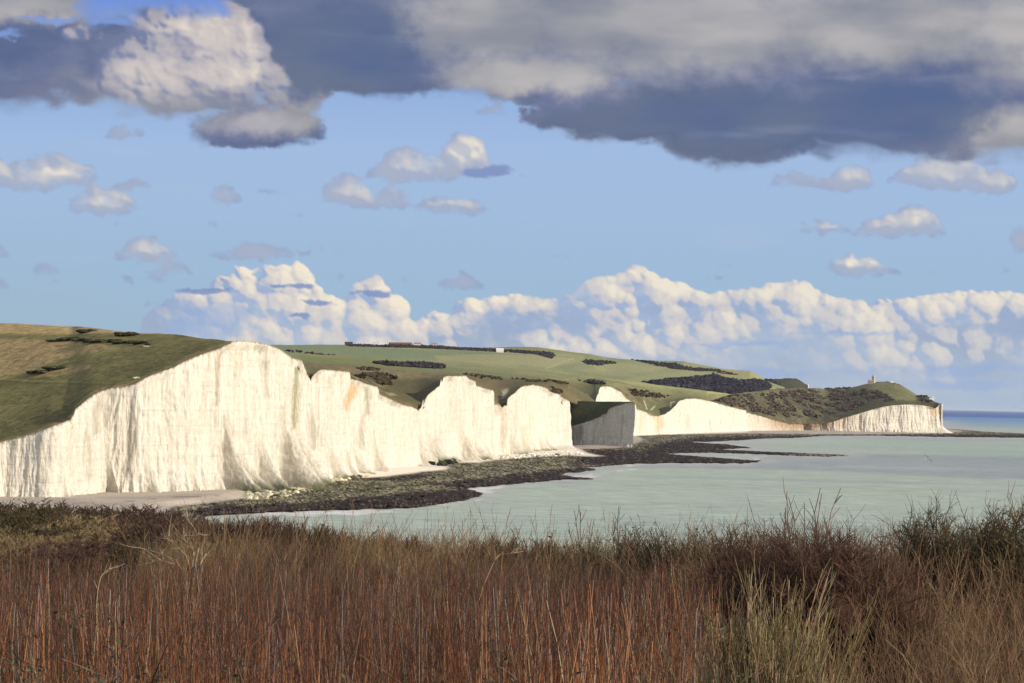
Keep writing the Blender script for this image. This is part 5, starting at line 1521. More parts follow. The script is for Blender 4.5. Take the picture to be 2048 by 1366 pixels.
# --- fallen chalk and weed covered boulders at the foot of the cliffs
r = np.random.default_rng(77)
def boulders(poly, n, s0, s1, colr, label, seed):
    xs_ = [p[0] for p in poly]; ys_ = [p[1] for p in poly]
    C = []
    while len(C) < n:
        x_, y_ = r.uniform(min(xs_), max(xs_)), r.uniform(min(ys_), max(ys_))
        if in_poly(np.array([x_]), np.array([y_]), poly)[0]: C.append((x_, y_))
    C = np.array(C); Yp = depth_at(C[:, 0], C[:, 1], 2.0); Q = P(C[:, 0], C[:, 1], Yp)
    sz = s0 + (s1 - s0) * r.random(n) ** 3
    Q[:, 2] = 1.7 + sz * 0.2
    o = lumps("boulders", Q, sz, colr, m_shore, 0.6, seed, (ICO2_V, ICO2_F), 0.10)
    tag(o, label, "boulders", kind='stuff')
boulders([(100, 996), (200, 984), (300, 986), (400, 982), (420, 990), (300, 994), (200, 992), (100, 1002)], 240, .4, 2.2, (0.62, 0.58, 0.50), "fallen white chalk blocks along the foot of the nearest cliff", 1)
boulders([(480, 985), (560, 982), (640, 962), (700, 948), (760, 942), (760, 948), (700, 958), (640, 975), (560, 995), (490, 1000)], 420, .4, 2.2, (0.45, 0.42, 0.30), "chalk rubble and algae stained rocks between the flared buttresses", 2)
boulders([(848, 922), (860, 918), (910, 920), (915, 926), (880, 931), (850, 929)], 90, 1.2, 4.5, (0.045, 0.045, 0.03), "big black green boulders at the foot of the second cliff", 3)
boulders([(1000, 914), (1130, 902), (1170, 908), (1100, 913), (1000, 918)], 200, .5, 2.4, (0.6, 0.56, 0.48), "white rubble fan below the third cliff", 4)

# ------------------------------------------------------------------ the slope the viewer stands on
def edge_of(X, Y):
    """distance at which the near slope breaks off, by direction"""
    a = X / np.maximum(Y, 1.0)
    return np.interp(a, [-0.40, -0.25, -0.17, -0.13, -0.08, -0.02, 0.05, 0.4], [135, 125, 115, 78, 58, 46, 38, 34])


def ground(X, Y):
    X = np.asarray(X, float); Y = np.asarray(Y, float)
    z = np.interp(Y, [-60, 0, 12, 20, 40, 60, 80, 100, 125, 160], [49.5, 48.2, 47.4, 47.0, 46.0, 44.9, 43.7, 42.2, 40.0, 37.0])
    e = edge_of(X, Y)
    z = z - 0.42 * np.maximum(Y - e, 0) * sm(Y - e, 0, 12)
    z = z + 0.14 * fbm(X / 4, Y / 6, 3, 501) + 0.5 * sm(Y, 30, 70) * fbm(X / 14, Y / 18, 3, 502)
    return np.maximum(z, -2.0 - 0.0 * z)


gyv = np.concatenate([np.arange(-40, 60, 0.8), np.arange(60, 300, 3.0)])
gxv = np.concatenate([np.arange(-140, -30, 4.0), np.arange(-30, 30, 0.6), np.arange(30, 141, 4.0)])
GXX, GYY = np.meshgrid(gxv, gyv)
gco = np.stack([GXX, GYY, ground(GXX, GYY)], -1)
n_ = fbm(GXX / 1.2, GYY / 1.2, 4, 505)
gc = mixc(np.array([0.06, 0.042, 0.028]), np.array([0.10, 0.075, 0.045]), sm(n_, -0.3, 0.4))
m_soil = attr_mat("leaf_litter", 0.95, 6.0, 0.4, 0.03, 20.0)
struct(grid_mesh("ground", gco[:, ::-1][:, ::-1], m_soil, {'col': gc}))

m_twig, gg, o = new_mat("dry_twigs")
a = gg.n('ShaderNodeAttribute', attribute_name='col').outputs['Color']
nn = gg.noise(gg.n('ShaderNodeNewGeometry').outputs['Position'], 18.0, 3, 0.6)
vm = gg.v('SCALE', a); gg.t.links.new(gg.lin(nn, 0.3, 0.7, 0.72, 1.28), vm.node.inputs['Scale'])
b = gg.n('ShaderNodeBsdfPrincipled', {'Base Color': vm, 'Roughness': 0.75, 'Specular IOR Level': 0.12})
gg.t.links.new(b.outputs[0], o.inputs['Surface'])
m_leaf, gg, o = new_mat("evergreen_leaf")
a = gg.n('ShaderNodeAttribute', attribute_name='col').outputs['Color']
b = gg.n('ShaderNodeBsdfPrincipled', {'Base Color': a, 'Roughness': 0.5, 'Specular IOR Level': 0.35})
tr = gg.n('ShaderNodeBsdfTranslucent', {'Color': a})
mx = gg.n('ShaderNodeMixShader', (0.25, b.outputs[0], tr.outputs[0]))
gg.t.links.new(mx.outputs[0], o.inputs['Surface'])


class Twigs:
    """collects many thin tapering tubes and writes them as one mesh"""
    def __init__(self, seed):
        self.r = np.random.default_rng(seed); self.V = []; self.Fc = []; self.C = []; self.n = 0

    def grow(self, base, d, length, k, wob=0.25, bend=(0, 0, 0), droop=0.0):
        n = len(base); r = self.r
        d = d / np.linalg.norm(d, axis=1, keepdims=True)
        pts = [base]; p = base.copy(); st_ = (length / (k - 1))[:, None]
        for i in range(k - 1):
            p = p + d * st_
            pts.append(p.copy())
            d = d + r.normal(0, wob, (n, 3)) * np.array([1, 1, 0.5]) + np.array(bend)
            d[:, 2] -= droop * (i + 1) / k
            d /= np.linalg.norm(d, axis=1, keepdims=True)
        return np.stack(pts, 1)

    def tubes(self, path, r0, r1, col, col_tip=None):
        n, k, _ = path.shape
        ax = path[:, -1] - path[:, 0]
        ax /= np.linalg.norm(ax, axis=1, keepdims=True) + 1e-9
        ref = np.where(np.abs(ax[:, 2:3]) > 0.8, np.array([[1.0, 0, 0]]), np.array([[0, 0, 1.0]]))
        u = np.cross(ax, ref); u /= np.linalg.norm(u, axis=1, keepdims=True)
        w = np.cross(ax, u)
        rad = (np.asarray(r0).reshape(-1, 1) * (1 - np.linspace(0, 1, k)[None]) + np.asarray(r1).reshape(-1, 1) * np.linspace(0, 1, k)[None])
        rad = np.broadcast_to(rad, (n, k))
        ring = []
        for j in range(3):
            q = 2 * np.pi * j / 3
            ring.append(path + (np.cos(q) * u + np.sin(q) * w)[:, None, :] * rad[..., None])
        V = np.stack(ring, 2).reshape(n, k * 3, 3)
        f = []
        for i in range(k - 1):
            for j in range(3):
                a_, b_ = i * 3 + j, i * 3 + (j + 1) % 3
                f.append((a_, b_, b_ + 3, a_ + 3))
        f = np.array(f)
        Fc = f[None] + (self.n + np.arange(n) * k * 3)[:, None, None]
        col = np.broadcast_to(np.asarray(col, float), (n, 3))
        if col_tip is None: col_tip = col
        ct = np.broadcast_to(np.asarray(col_tip, float), (n, 3))
        tt = np.repeat(np.linspace(0, 1, k), 3)[None, :, None]
        C = col[:, None] * (1 - tt) + ct[:, None] * tt
        self.V.append(V.reshape(-1, 3)); self.Fc.append(Fc.reshape(-1, 4)); self.C.append(C.reshape(-1, 3)); self.n += n * k * 3

    def at(self, path, m, lo, hi):
        """m random points on every path: position and local direction"""
        n, k, _ = path.shape
        t = self.r.uniform(lo, hi, (n, m)) * (k - 1)
        i = np.minimum(t.astype(int), k - 2); fr = (t - i)[..., None]
        idx = np.arange(n)[:, None]
        a_ = path[idx, i]; b_ = path[idx, i + 1]
        return (a_ * (1 - fr) + b_ * fr).reshape(-1, 3), (b_ - a_).reshape(-1, 3)

    def side(self, d, ang, up=0.3):
        d = d / (np.linalg.norm(d, axis=1, keepdims=True) + 1e-9)
        q = self.r.normal(0, 1, d.shape); q -= (q * d).sum(1, keepdims=True) * d
        q /= np.linalg.norm(q, axis=1, keepdims=True) + 1e-9
        return d * np.cos(ang) + q * np.sin(ang) + np.array([0, 0, up])

    def build(self, name, mat=None, parent=None):
        V = np.concatenate(self.V); Fc = np.concatenate(self.Fc); C = np.concatenate(self.C)
        return mesh_from(name, V, Fc, mat or m_twig, parent, np.clip(C, 0.004, 0.9), smooth=False)


m_core = attr_mat("shade_core_mass", 0.95, 3.0, 0.5, 0.12, 9.0, spec=0.02)  # for the lumps added inside shrubs to block light


def vary(r, c, n, amt=0.25, hue=0.08):
    return np.asarray(c)[None] * (1 + amt * r.standard_normal((n, 1))) * (1 + hue * r.standard_normal((n, 3)))


def leaves_mesh(name, P_, size, col, seed, parent=None, mat=None):
    r = np.random.default_rng(seed); n = len(P_)
    a_ = r.normal(0, 1, (n, 3)); a_ /= np.linalg.norm(a_, axis=1, keepdims=True)
    b_ = np.cross(a_, r.normal(0, 1, (n, 3))); b_ /= np.linalg.norm(b_, axis=1, keepdims=True)
    nrm = np.cross(a_, b_)
    s = (size * r.uniform(0.6, 1.3, n))[:, None]
    V = np.stack([P_ - a_ * s, P_ - b_ * s * 0.5 + nrm * s * 0.12, P_ + a_ * s, P_ + b_ * s * 0.5 + nrm * s * 0.12], 1)
    Fc = np.arange(n * 4).reshape(n, 4)
    C = np.repeat(vary(r, col, n, 0.3, 0.1), 4, 0)
    return mesh_from(name, V.reshape(-1, 3), Fc, mat or m_leaf, parent, np.clip(C, .004, .9))


def scatter(r, n, u0, u1, y0, y1, pw=1.0):
    """points on the slope between two directions (u in px from the middle) and two distances"""
    Y = np.sqrt(r.uniform(y0 ** 2, y1 ** 2, n)) if pw == 1.0 else y0 + (y1 - y0) * r.random(n) ** pw
    X = r.uniform(u0, u1, n) / F * Y
    return np.stack([X, Y, ground(X, Y)], -1)


RED = (0.31, 0.110, 0.045); ORG = (0.58, 0.255, 0.10); PALE = (0.55, 0.40, 0.26); DTW = (0.085, 0.050, 0.036); STRAW = (0.245, 0.160, 0.082); GREYTW = (0.20, 0.16, 0.12); PUR = (0.085, 0.045, 0.040)

# --- A: the stand of red stems
T = Twigs(1); r = T.r
n = 7400
B = scatter(r, n, -1350, 430, 10.3, 19)
# a few clearings and tufts, so density is uneven
dn = fbm(B[:, 0] / 0.9, B[:, 1] / 1.6, 3, 600); keep = dn + r.uniform(-0.45, 0.45, n) > -0.34
B = B[keep]; n = len(B)
Hh = (1.36 + 0.26 * fbm(B[:, 0] / 1.4, B[:, 1] / 2.2, 3, 601)) * r.uniform(0.78, 1.12, n)
d0 = np.stack([r.normal(0.0, .07, n) - 0.03, r.normal(0, .07, n), np.ones(n)], -1)
pt = T.grow(B, d0, Hh, 7, 0.035, droop=0.0)
mixr = r.random(n)
cst = np.where((mixr < 0.52)[:, None], vary(r, RED, n, .28), np.where((mixr < 0.84)[:, None], vary(r, ORG, n, .25), vary(r, PALE, n, .2)))
pat = np.clip(1.0 + 0.9 * fbm(B[:, 0] / 1.0, B[:, 1] / 2.2, 3, 605), .45, 1.7)[:, None] * (1 + .22 * sm(-B[:, 1], -13, -10.5))[:, None]  # sunlit and shaded patches put into the stem colour, nearest stems brighter
cst = cst * pat
T.tubes(pt, r.uniform(.0021, .0040, n), r.uniform(.0011, .0019, n), cst, cst * np.array([0.42, 0.48, 0.62]))
bp, bd = T.at(pt, 5, 0.62, 1.0)
m = len(bp); L = r.uniform(.07, .26, m)
tw = T.grow(bp, T.side(bd, r.uniform(.35, 1.0, (m, 1)), .25), L, 4, .16)
T.tubes(tw, .0013, .0006, vary(r, (0.060, 0.036, 0.032), m, .3), vary(r, (0.10, 0.062, 0.05), m, .3))
bp, bd = T.at(pt, 2, 0.1, 0.6); m = len(bp)
tw = T.grow(bp, T.side(bd, r.uniform(.3, .9, (m, 1)), .15), r.uniform(.1, .35, m), 4, .12)
T.tubes(tw, .0017, .0008, vary(r, (0.20, 0.10, 0.055), m, .3))
ob = T.build("dry_stems")
tag(ob, "dense stand of upright red brown stems across the near foreground", "dry stems", kind='stuff')

# --- B: straw coloured thicket behind it
T = Twigs(2); r = T.r
n = 11500
B = scatter(r, n, -1230, 560, 17, 47)
au = B[:, 0] / B[:, 1] * F
keep = (B[:, 1] < edge_of(B[:, 0], B[:, 1]) + 6) & (B[:, 1] < np.interp(au, [-1100, -760, -560], [25, 26, 60]))
B = B[keep]; n = len(B)
clump = fbm(B[:, 0] / 1.6, B[:, 1] / 3.5, 3, 611)
Hh = (1.22 + 0.36 * clump) * r.uniform(0.65, 1.1, n)
d0 = np.stack([r.normal(0.03, .22, n), r.normal(0, .2, n), np.ones(n)], -1)
pt = T.grow(B, d0, Hh, 5, 0.09)
sc = B[:, 1] / 24.0
toneA = sm(fbm(B[:, 0] / 3.2, B[:, 1] / 7, 3, 612), -0.25, 0.35)[:, None]
cst = vary(r, STRAW, n, .3) * toneA + vary(r, (0.095, 0.060, 0.040), n, .3) * (1 - toneA)
T.tubes(pt, .0030 * sc, .0016 * sc, cst * 0.8, cst)
bp, bd = T.at(pt, 5, 0.35, 1.0); m = len(bp)
tw = T.grow(bp, T.side(bd, r.uniform(.3, .9, (m, 1)), .35), r.uniform(.12, .42, m), 4, .15)
T.tubes(tw, .0018 * np.repeat(sc, 5), .0009 * np.repeat(sc, 5), np.repeat(cst, 5, 0) * 0.95, np.repeat(cst, 5, 0) * 1.1)
# leaning whippy shoots standing out of it against the water
n = 420; B = scatter(r, n, -1000, 520, 24, 44); B = B[(B[:, 1] < edge_of(B[:, 0], B[:, 1])) & (B[:, 0] / B[:, 1] * F > -640)]; n = len(B)
d0 = np.stack([r.normal(.08, .3, n), r.normal(0, .2, n), np.ones(n)], -1)
pt = T.grow(B, d0, r.uniform(1.4, 2.0, n), 7, 0.10, bend=(0.03, 0, 0))
T.tubes(pt, .006, .0025, vary(r, STRAW, n, .25), vary(r, (0.2, 0.13, 0.08), n, .2))
bp, bd = T.at(pt, 5, 0.4, 1.0); m = len(bp)
tw = T.grow(bp, T.side(bd, r.uniform(.4, .8, (m, 1)), .3), r.uniform(.1, .3, m), 4, .12); T.tubes(tw, .0026, .0012, vary(r, STRAW, m, .25))
ob = T.build("dry_scrub")
tag(ob, "straw coloured twiggy thicket behind the red stems", "dry scrub", kind='stuff')

# --- C: tangled thicket on the right
T = Twigs(3); r = T.r
n = 8600
B = scatter(r, n, 330, 1640, 8.6, 31)
clump = fbm(B[:, 0] / 1.1, B[:, 1] / 1.8, 3, 621)
Hh = (1.15 + 0.30 * clump + 0.05 * np.clip(B[:, 1] - 14, 0, 6)) * r.uniform(0.6, 1.12, n)
d0 = np.stack([r.normal(-.02, .30, n), r.normal(0, .26, n), np.ones(n)], -1)
pt = T.grow(B, d0, Hh * 1.1, 7, 0.14, droop=0.10)
tn = r.random((n, 1)) * 0.6 + 0.4 * sm(clump, -.3, .3)[:, None]
cst = vary(r, (0.235, 0.150, 0.082), n, .35) * tn + vary(r, (0.085, 0.050, 0.035), n, .3) * (1 - tn)
sc = np.clip(B[:, 1] / 16, .75, 2)
T.tubes(pt, .0033 * sc, .0014 * sc, cst * 0.85, cst)
bp, bd = T.at(pt, 5, 0.3, 1.0); m = len(bp)
tw = T.grow(bp, T.side(bd, r.uniform(.3, 1.0, (m, 1)), .25), r.uniform(.10, .40, m), 4, .2)
T.tubes(tw, .0015 * np.repeat(sc, 5), .0007 * np.repeat(sc, 5), np.repeat(cst, 5, 0), np.repeat(cst, 5, 0) * 1.15)
n = 14; B = scatter(r, n, 640, 1100, 9.5, 16)
d0 = np.stack([r.normal(.1, .5, n), r.normal(0, .3, n), np.ones(n)], -1)
pt = T.grow(B, d0, r.uniform(1.3, 1.9, n), 12, 0.10, droop=0.22)
T.tubes(pt, .0034, .0015, vary(r, (0.36, 0.26, 0.17), n, .2))
ob = T.build("dry_scrub")
tag(ob, "tangled tan and brown thicket filling the right foreground", "dry scrub", kind='stuff')

# --- undergrowth between everything: short dark twigs that close the gaps
T = Twigs(4); r = T.r
n = 10500; B = scatter(r, n, -1400, 1650, 7.2, 34)
B = B[B[:, 1] < edge_of(B[:, 0], B[:, 1]) + 5]; n = len(B)
B[:, 2] += r.uniform(0, .25, n)
d0 = np.stack([r.normal(0, .6, n), r.normal(0, .5, n), np.ones(n) * .8], -1)
sc = np.clip(B[:, 1] / 14, .8, 2.2)
pt = T.grow(B, d0, r.uniform(.4, .95, n), 5, .22, droop=.08)
T.tubes(pt, .0045 * sc, .002 * sc, vary(r, (0.055, 0.033, 0.024), n, .35), vary(r, (0.10, 0.060, 0.040), n, .35))
n = 2600; B = scatter(r, n, -1150, -900 + 1000, 7.4, 9.9); d0 = np.stack([r.normal(0, .12, n), r.normal(0, .1, n), np.ones(n)], -1)
B = B[r.random(n) < 0.5 + 0.5 * sm(B[:, 0], -1.8, 0.2)]; n = len(B); d0 = d0[:n]
pt = T.grow(B, d0, r.uniform(.5, 1.15, n), 6, .06); T.tubes(pt, .0022, .0012, vary(r, (0.28, 0.12, 0.055), n, .3))
n = 2200; B = scatter(r, n, 0, 1150, 7.4, 8.9); d0 = np.stack([r.normal(0, .3, n), r.normal(0, .25, n), np.ones(n)], -1)
pt = T.grow(B, d0, r.uniform(.5, 1.05, n), 6, .14, droop=.06); T.tubes(pt, .0023, .0011, vary(r, (0.16, 0.10, 0.055), n, .35))
ob = T.build("undergrowth")
tag(ob, "low dark twigs and litter between the stems", "undergrowth", kind='stuff')


# ------------------------------------------------------------------ shrubs, each a plant of its own
def shrub(name, h, w, n0, n1, n2, cols, seed, lean=(0, 0), thick=1.0, leaves=0, leaf_col=(0.07, 0.085, 0.03), leaf_size=.014, whip=0, dome=True, tipcol=None, core=0.0, ch=0.74):
    """a round twiggy shrub of real size with its base at the origin, and its leaves as a part"""
    T = Twigs(seed); r = T.r
    a_ = r.uniform(0, 2 * np.pi, n0); q = np.sqrt(r.random(n0))
    tgt = np.stack([np.cos(a_) * q * w + lean[0] * h, np.sin(a_) * q * w + lean[1] * h, h * np.sqrt(np.clip(1 - 0.85 * q ** 2, 0.08, 1)) * r.uniform(.78, 1.02, n0)], -1)
    base = np.stack([np.cos(a_) * q * w * .35, np.sin(a_) * q * w * .35, np.zeros(n0)], -1)
    k = 6; t = np.linspace(0, 1, k)[None, :, None]
    mid = base + (tgt - base) * np.array([.3, .3, .55])
    pt = (1 - t) ** 2 * base[:, None] + 2 * t * (1 - t) * mid[:, None] + t ** 2 * tgt[:, None]
    pt[:, 1:] += r.normal(0, .03 * h / 2, (n0, k - 1, 3))
    T.tubes(pt, .012 * thick, .004 * thick, vary(r, cols[0], n0))
    bp, bd = T.at(pt, n1, .25, 1.0); m = len(bp)
    L1 = r.uniform(.16, .42, m) * h / 2
    tw = T.grow(bp, T.side(bd, r.uniform(.35, 1.0, (m, 1)), .25), L1, 4, .2)
    T.tubes(tw, .0045 * thick, .002 * thick, vary(r, cols[1], m))
    bp, bd = T.at(tw, n2, .2, 1.0); m = len(bp)
    t2 = T.grow(bp, T.side(bd, r.uniform(.4, 1.1, (m, 1)), .2), r.uniform(.07, .22, m) * h / 2, 3, .25)
    c2 = vary(r, cols[2], m)
    T.tubes(t2, .0024 * thick, .0012 * thick, c2, c2 * 1.15 if tipcol is None else vary(r, tipcol, m))
    if whip:
        bp, bd = T.at(pt[: max(1, n0 // 2)], max(1, whip * 2 // n0 + 1), .7, 1.0); bp = bp[:whip]; m = len(bp)
        wv_ = T.grow(bp, np.stack([r.normal(0, .35, m), r.normal(0, .3, m), np.ones(m)], -1), r.uniform(.25, .6, m) * h / 2, 6, .10)
        T.tubes(wv_, .004 * thick, .0015 * thick, vary(r, cols[1], m))
        b3, d3 = T.at(wv_, 4, .3, .9); T.tubes(T.grow(b3, T.side(d3, .7, .2), r.uniform(.03, .08, len(b3)) * h / 2, 3, .1), .0022 * thick, .001 * thick, cols[2])
    e = bpy.data.objects.new(name, None); scene.collection.objects.link(e); e.empty_display_size = .2
    T.build("branches", m_twig, e)
    if core:  # solid lumps added inside the shrub so light does not pass through
        nb = 34
        aa = r.uniform(0, 2 * np.pi, nb); qq = np.sqrt(r.random(nb)) * .78
        cc = np.stack([np.cos(aa) * qq * w + lean[0] * h * .6, np.sin(aa) * qq * w, h * (ch * np.sqrt(1 - .8 * qq ** 2)) * r.uniform(.45, 1.02, nb)], -1)
        ob_ = lumps("shade_core", cc, r.uniform(.16, .30, nb) * w * (0.6 if ch < .6 else 1), np.array(cols[1]) * core * 1.5, m_core, 1.0, seed + 5, (ICO2_V, ICO2_F), .16)
        ob_.parent = e
    if leaves:
        bp = np.concatenate([t2[:, -1], t2[:, 1]]); bp = bp[r.integers(0, len(bp), leaves)] + r.normal(0, .012, (leaves, 3))
        leaves_mesh("leaves", bp, leaf_size, leaf_col, seed + 9, e)
    return e


def put(e, u_px, Y, s=1.0, rz=0.0, dz=0.0):
    u, v = uv_of(u_px, 1000.0)
    X = u / F * Y
    e.location = (X, Y, float(ground(X, Y)) - 0.05 + dz); e.scale = (s,) * 3 if not hasattr(s, '__len__') else s; e.rotation_euler = (0, 0, rz)
    return e


def copy_tree(o, parent=None):
    c = o.copy(); scene.collection.objects.link(c); c.parent = parent
    for ch in list(o.children): copy_tree(ch, c)
    return c


def top_scale(u_px, Y, y_top, h):
    """size that lets a plant of height h standing there reach the height it has in the place"""
    u, v = uv_of(u_px, y_top)
    X = u / F * Y
    return float((HC + v / F * Y - ground(X, Y)) / h)


purple = [(0.095, 0.058, 0.040), (0.080, 0.045, 0.034), (0.088, 0.050, 0.036)]
olive = [(0.095, 0.07, 0.045), (0.085, 0.062, 0.038), (0.098, 0.072, 0.042)]
# the big purple brown thorn bush
e = shrub("thorn_bush", 2.0, 0.98, 240, 17, 8, purple, 31, thick=.95, whip=60, core=0.6, ch=0.74)
put(e, 1640, 16.5, top_scale(1640, 16.5, 1056, 2.0)); tag(e, "large rounded purple brown thorn bush right of the middle", "bush")
e = shrub("thorn_bush", 1.9, 0.66, 130, 14, 7, purple, 32, thick=.95, whip=30, core=0.6, ch=0.74)
put(e, 1500, 18.0, top_scale(1500, 18.0, 1066, 1.9)); tag(e, "smaller purple thorn bush leaning on the left side of the large one", "bush")
e = shrub("thorn_bush", 1.9, 0.55, 100, 14, 7, purple, 33, thick=.95, whip=16, core=0.6, ch=0.74)
put(e, 1765, 18.5, top_scale(1765, 18.5, 1076, 1.9)); tag(e, "narrow thorn bush between the large purple one and the right hand bushes", "bush")
# green brown shrubs standing against the water
e1 = shrub("evergreen_shrub", 2.1, 0.62, 160, 12, 6, olive, 41, thick=1.2, leaves=1500, leaf_col=(0.085, 0.090, 0.035), leaf_size=.02, whip=10, core=0.6, ch=0.74)
put(e1, 1862, 23, top_scale(1862, 23, 1020, 2.1)); tag(e1, "brown shrub with thin twigs, standing left of the greener corner shrub", "shrub")
e = shrub("evergreen_shrub", 2.2, 0.78, 180, 12, 6, olive, 42, thick=1.2, leaves=5200, leaf_col=(0.11, 0.105, 0.035), leaf_size=.02, whip=10, core=0.6, ch=0.74)
put(e, 2020, 22, top_scale(2020, 22, 1006, 2.2)); tag(e, "olive green leafy shrub at the right edge of the view", "shrub")
e = copy_tree(e1); put(e, 1935, 25, (top_scale(1935, 25, 1050, 2.1),) * 3, 2.0); tag(e, "low brown shrub in the dip between the two right hand shrubs", "shrub")
gsh = []
for i, (ux, Y, yt_, s_) in enumerate([(1262, 27, 1058, 1), (1330, 25, 1064, 1), (1400, 24, 1062, 1), (1465, 22, 1068, 1), (1195, 29, 1078, 1)]):
    if i == 0:
        e0 = shrub("evergreen_shrub", 1.8, 0.6, 100, 11, 6, olive, 44, thick=1.3, leaves=2200, leaf_col=(0.075, 0.080, 0.030), leaf_size=.02, whip=12, core=0.6, ch=0.74); e = e0
    else: e = copy_tree(e0)
    put(e, ux, Y, top_scale(ux, Y, yt_, 1.8), i * 1.7)
    tag(e, ["dark shrub with a raised tip, leftmost but one of the row before the water", "dark green brown shrub second in the row right of the bare shoots", "dense shrub in the middle of the row left of the purple bush", "yellowish shrub tucked against the left of the purple bushes",
            "low shrub at the left end of the dark row before the water"][i], "shrub", "dark shrubs in a row before the water")
# bare shoots standing above the scrub in the middle
T = Twigs(51); r = T.r
def shoots(name, ux, Y, tips, label, seed, col=(0.12, 0.085, 0.06)):
    T = Twigs(seed); r = T.r
    u, v = uv_of(ux, 1100); X = u / F * Y; gz = float(ground(X, Y)); base = np.array([[X, Y, gz]])
    tg = np.array([[uv_of(tx, ty)[0] / F * Y, Y + r.normal(0, .2), HC + uv_of(tx, ty)[1] / F * Y] for tx, ty in tips])
    n = len(tg); k = 9; t = np.linspace(0, 1, k)[None, :, None]
    b = base + r.normal(0, .05, (n, 3)) * np.array([1, 1, 0])
    mid = b + (tg - b) * np.array([.25, .5, .62])
    pt = (1 - t) ** 2 * b[:, None] + 2 * t * (1 - t) * mid[:, None] + t ** 2 * tg[:, None]
    pt[:, 1:-1] += r.normal(0, .012, (n, k - 2, 3))
    T.tubes(pt, .010, .0035, vary(r, col, n, .15))
    bp, bd = T.at(pt, 9, .35, .97); m = len(bp)
    tw = T.grow(bp, T.side(bd, .6, .3), r.uniform(.05, .22, m), 4, .14); T.tubes(tw, .0042, .002, vary(r, col, m, .2))
    ob = T.build(name); tag(ob, label, "bare shoots")
    # origin at the base of the plant
    off = Vector((X, Y, gz)); ob.data.transform(Matrix.Translation(-off)); ob.location = off
    return ob
shoots("bare_shoots", 1172, 22, [(1148, 1020), (1160, 1022), (1190, 1040), (1135, 1056), (1178, 1060)], "curved bare shoots rising against the water, just left of the tall straight one", 61)
shoots("bare_shoots", 1232, 23, [(1236, 1010), (1228, 1040), (1250, 1060)], "tall straight bare shoot against the water near the middle", 62)
shoots("bare_shoots", 1600, 17, [(1578, 985), (1592, 1000), (1560, 1010), (1640, 976), (1652, 990), (1690, 978), (1618, 1008)], "long bare shoots arching out of the top of the purple thorn bush", 63, (0.16, 0.11, 0.075))
shoots("bare_shoots", 920, 30, [(900, 1044), (925, 1040), (955, 1046), (968, 1050), (880, 1052)], "thin tan shoots sticking up left of the middle against the water", 64, (0.22, 0.15, 0.09))

# broom like bush of stiff pale green brown stems, close on the right
def broom(seed, h, w, n0, label):
    T = Twigs(seed); r = T.r
    a_ = r.uniform(0, 2 * np.pi, n0); q = r.random(n0) ** .6
    base = np.stack([np.cos(a_) * .16 * q, np.sin(a_) * .14 * q, np.zeros(n0)], -1)
    d = np.stack([np.cos(a_) * q * .19 * w + .02, np.sin(a_) * q * .19 * w, np.ones(n0)], -1)
    pt = T.grow(base, d, h * r.uniform(.60, 1.03, n0) * (1 - .30 * q ** 2), 8, .055)
    g0 = vary(r, (0.125, 0.098, 0.050), n0, .3); p0 = vary(r, (0.36, 0.27, 0.16), n0, .25)
    sel = (r.random(n0) < .6)[:, None]
    c_ = np.where(sel, g0, p0)
    T.tubes(pt, .0034, .0019, c_ * .8, c_ * 1.1)  # darker at the foot: shade inside the bush painted in
    bp, bd = T.at(pt, 7, .28, .98); m = len(bp)
    tw = T.grow(bp, T.side(bd, r.uniform(.2, .5, (m, 1)), .35), r.uniform(.08, .30, m), 4, .06)
    T.tubes(tw, .0021, .0010, np.repeat(c_, 7, 0) * .85, np.repeat(c_, 7, 0) * 1.1)
    b3, d3 = T.at(tw, 2, .2, .9); m = len(b3)
    T.tubes(T.grow(b3, T.side(d3, .35, .3), r.uniform(.04, .12, m), 3, .05), .0018, .0009, vary(r, (0.20, 0.16, 0.08), m, .3))
    e = bpy.data.objects.new("broom_bush", None); scene.collection.objects.link(e)
    T.build("branches", m_twig, e)
    lv = np.concatenate([bp, b3]); lv = lv[r.integers(0, len(lv), 1500)] + r.normal(0, .012, (1500, 3))
    leaves_mesh("leaves", lv, .0085, (0.20, 0.19, 0.05), seed + 3, e)
    tag(e, label, "bush")
    return e


e = broom(71, 1.85, 0.95, 460, "tall stiff broom bush fanning up from the bottom edge, right of the middle")
put(e, 1545, 9.6, top_scale(1545, 9.6, 1122, 1.85))

# pale dead branch on the left
T = Twigs(81); r = T.r
Yb_ = 23.0
def wp(x_, y_, Y): return P(x_, y_, Y)
main = [[(365, 1140), (352, 1120), (325, 1108), (300, 1101), (272, 1094)], [(378, 1128), (372, 1110), (356, 1095), (340, 1078), (330, 1072)], [(392, 1125), (398, 1095), (392, 1062), (380, 1042), (374, 1036)],
        [(366, 1135), (345, 1128), (322, 1120), (300, 1122)], [(400, 1130), (412, 1108), (420, 1085), (416, 1068)], [(385, 1130), (390, 1105), (375, 1085), (362, 1070)]]
for br_ in main:
    pp = np.array([wp(x_, y_, Yb_ + r.normal(0, .1)) for x_, y_ in br_])
    root = np.array([wp(372, 1150, Yb_)])[0]; root[2] = ground(root[0], Yb_)
    pp = np.concatenate([[root], [wp(375, 1142, Yb_)], pp], 0)[None]
    T.tubes(pp, .011, .004, (0.36, 0.29, 0.20))
    bp, bd = T.at(pp[:, 2:], 14, .1, 1.0); m = len(bp)
    tw = T.grow(bp, T.side(bd, r.uniform(.4, .9, (m, 1)), .2), r.uniform(.08, .32, m), 5, .2); T.tubes(tw, .004, .0016, vary(r, (0.30, 0.23, 0.15), m, .2))
ob = T.build("dead_branch")
off = Vector(wp(372, 1150, Yb_)); off.z = float(ground(off.x, off.y)); ob.data.transform(Matrix.Translation(-off)); ob.location = off
tag(ob, "pale forked dead branch sticking out of the scrub on the left", "dead branch")

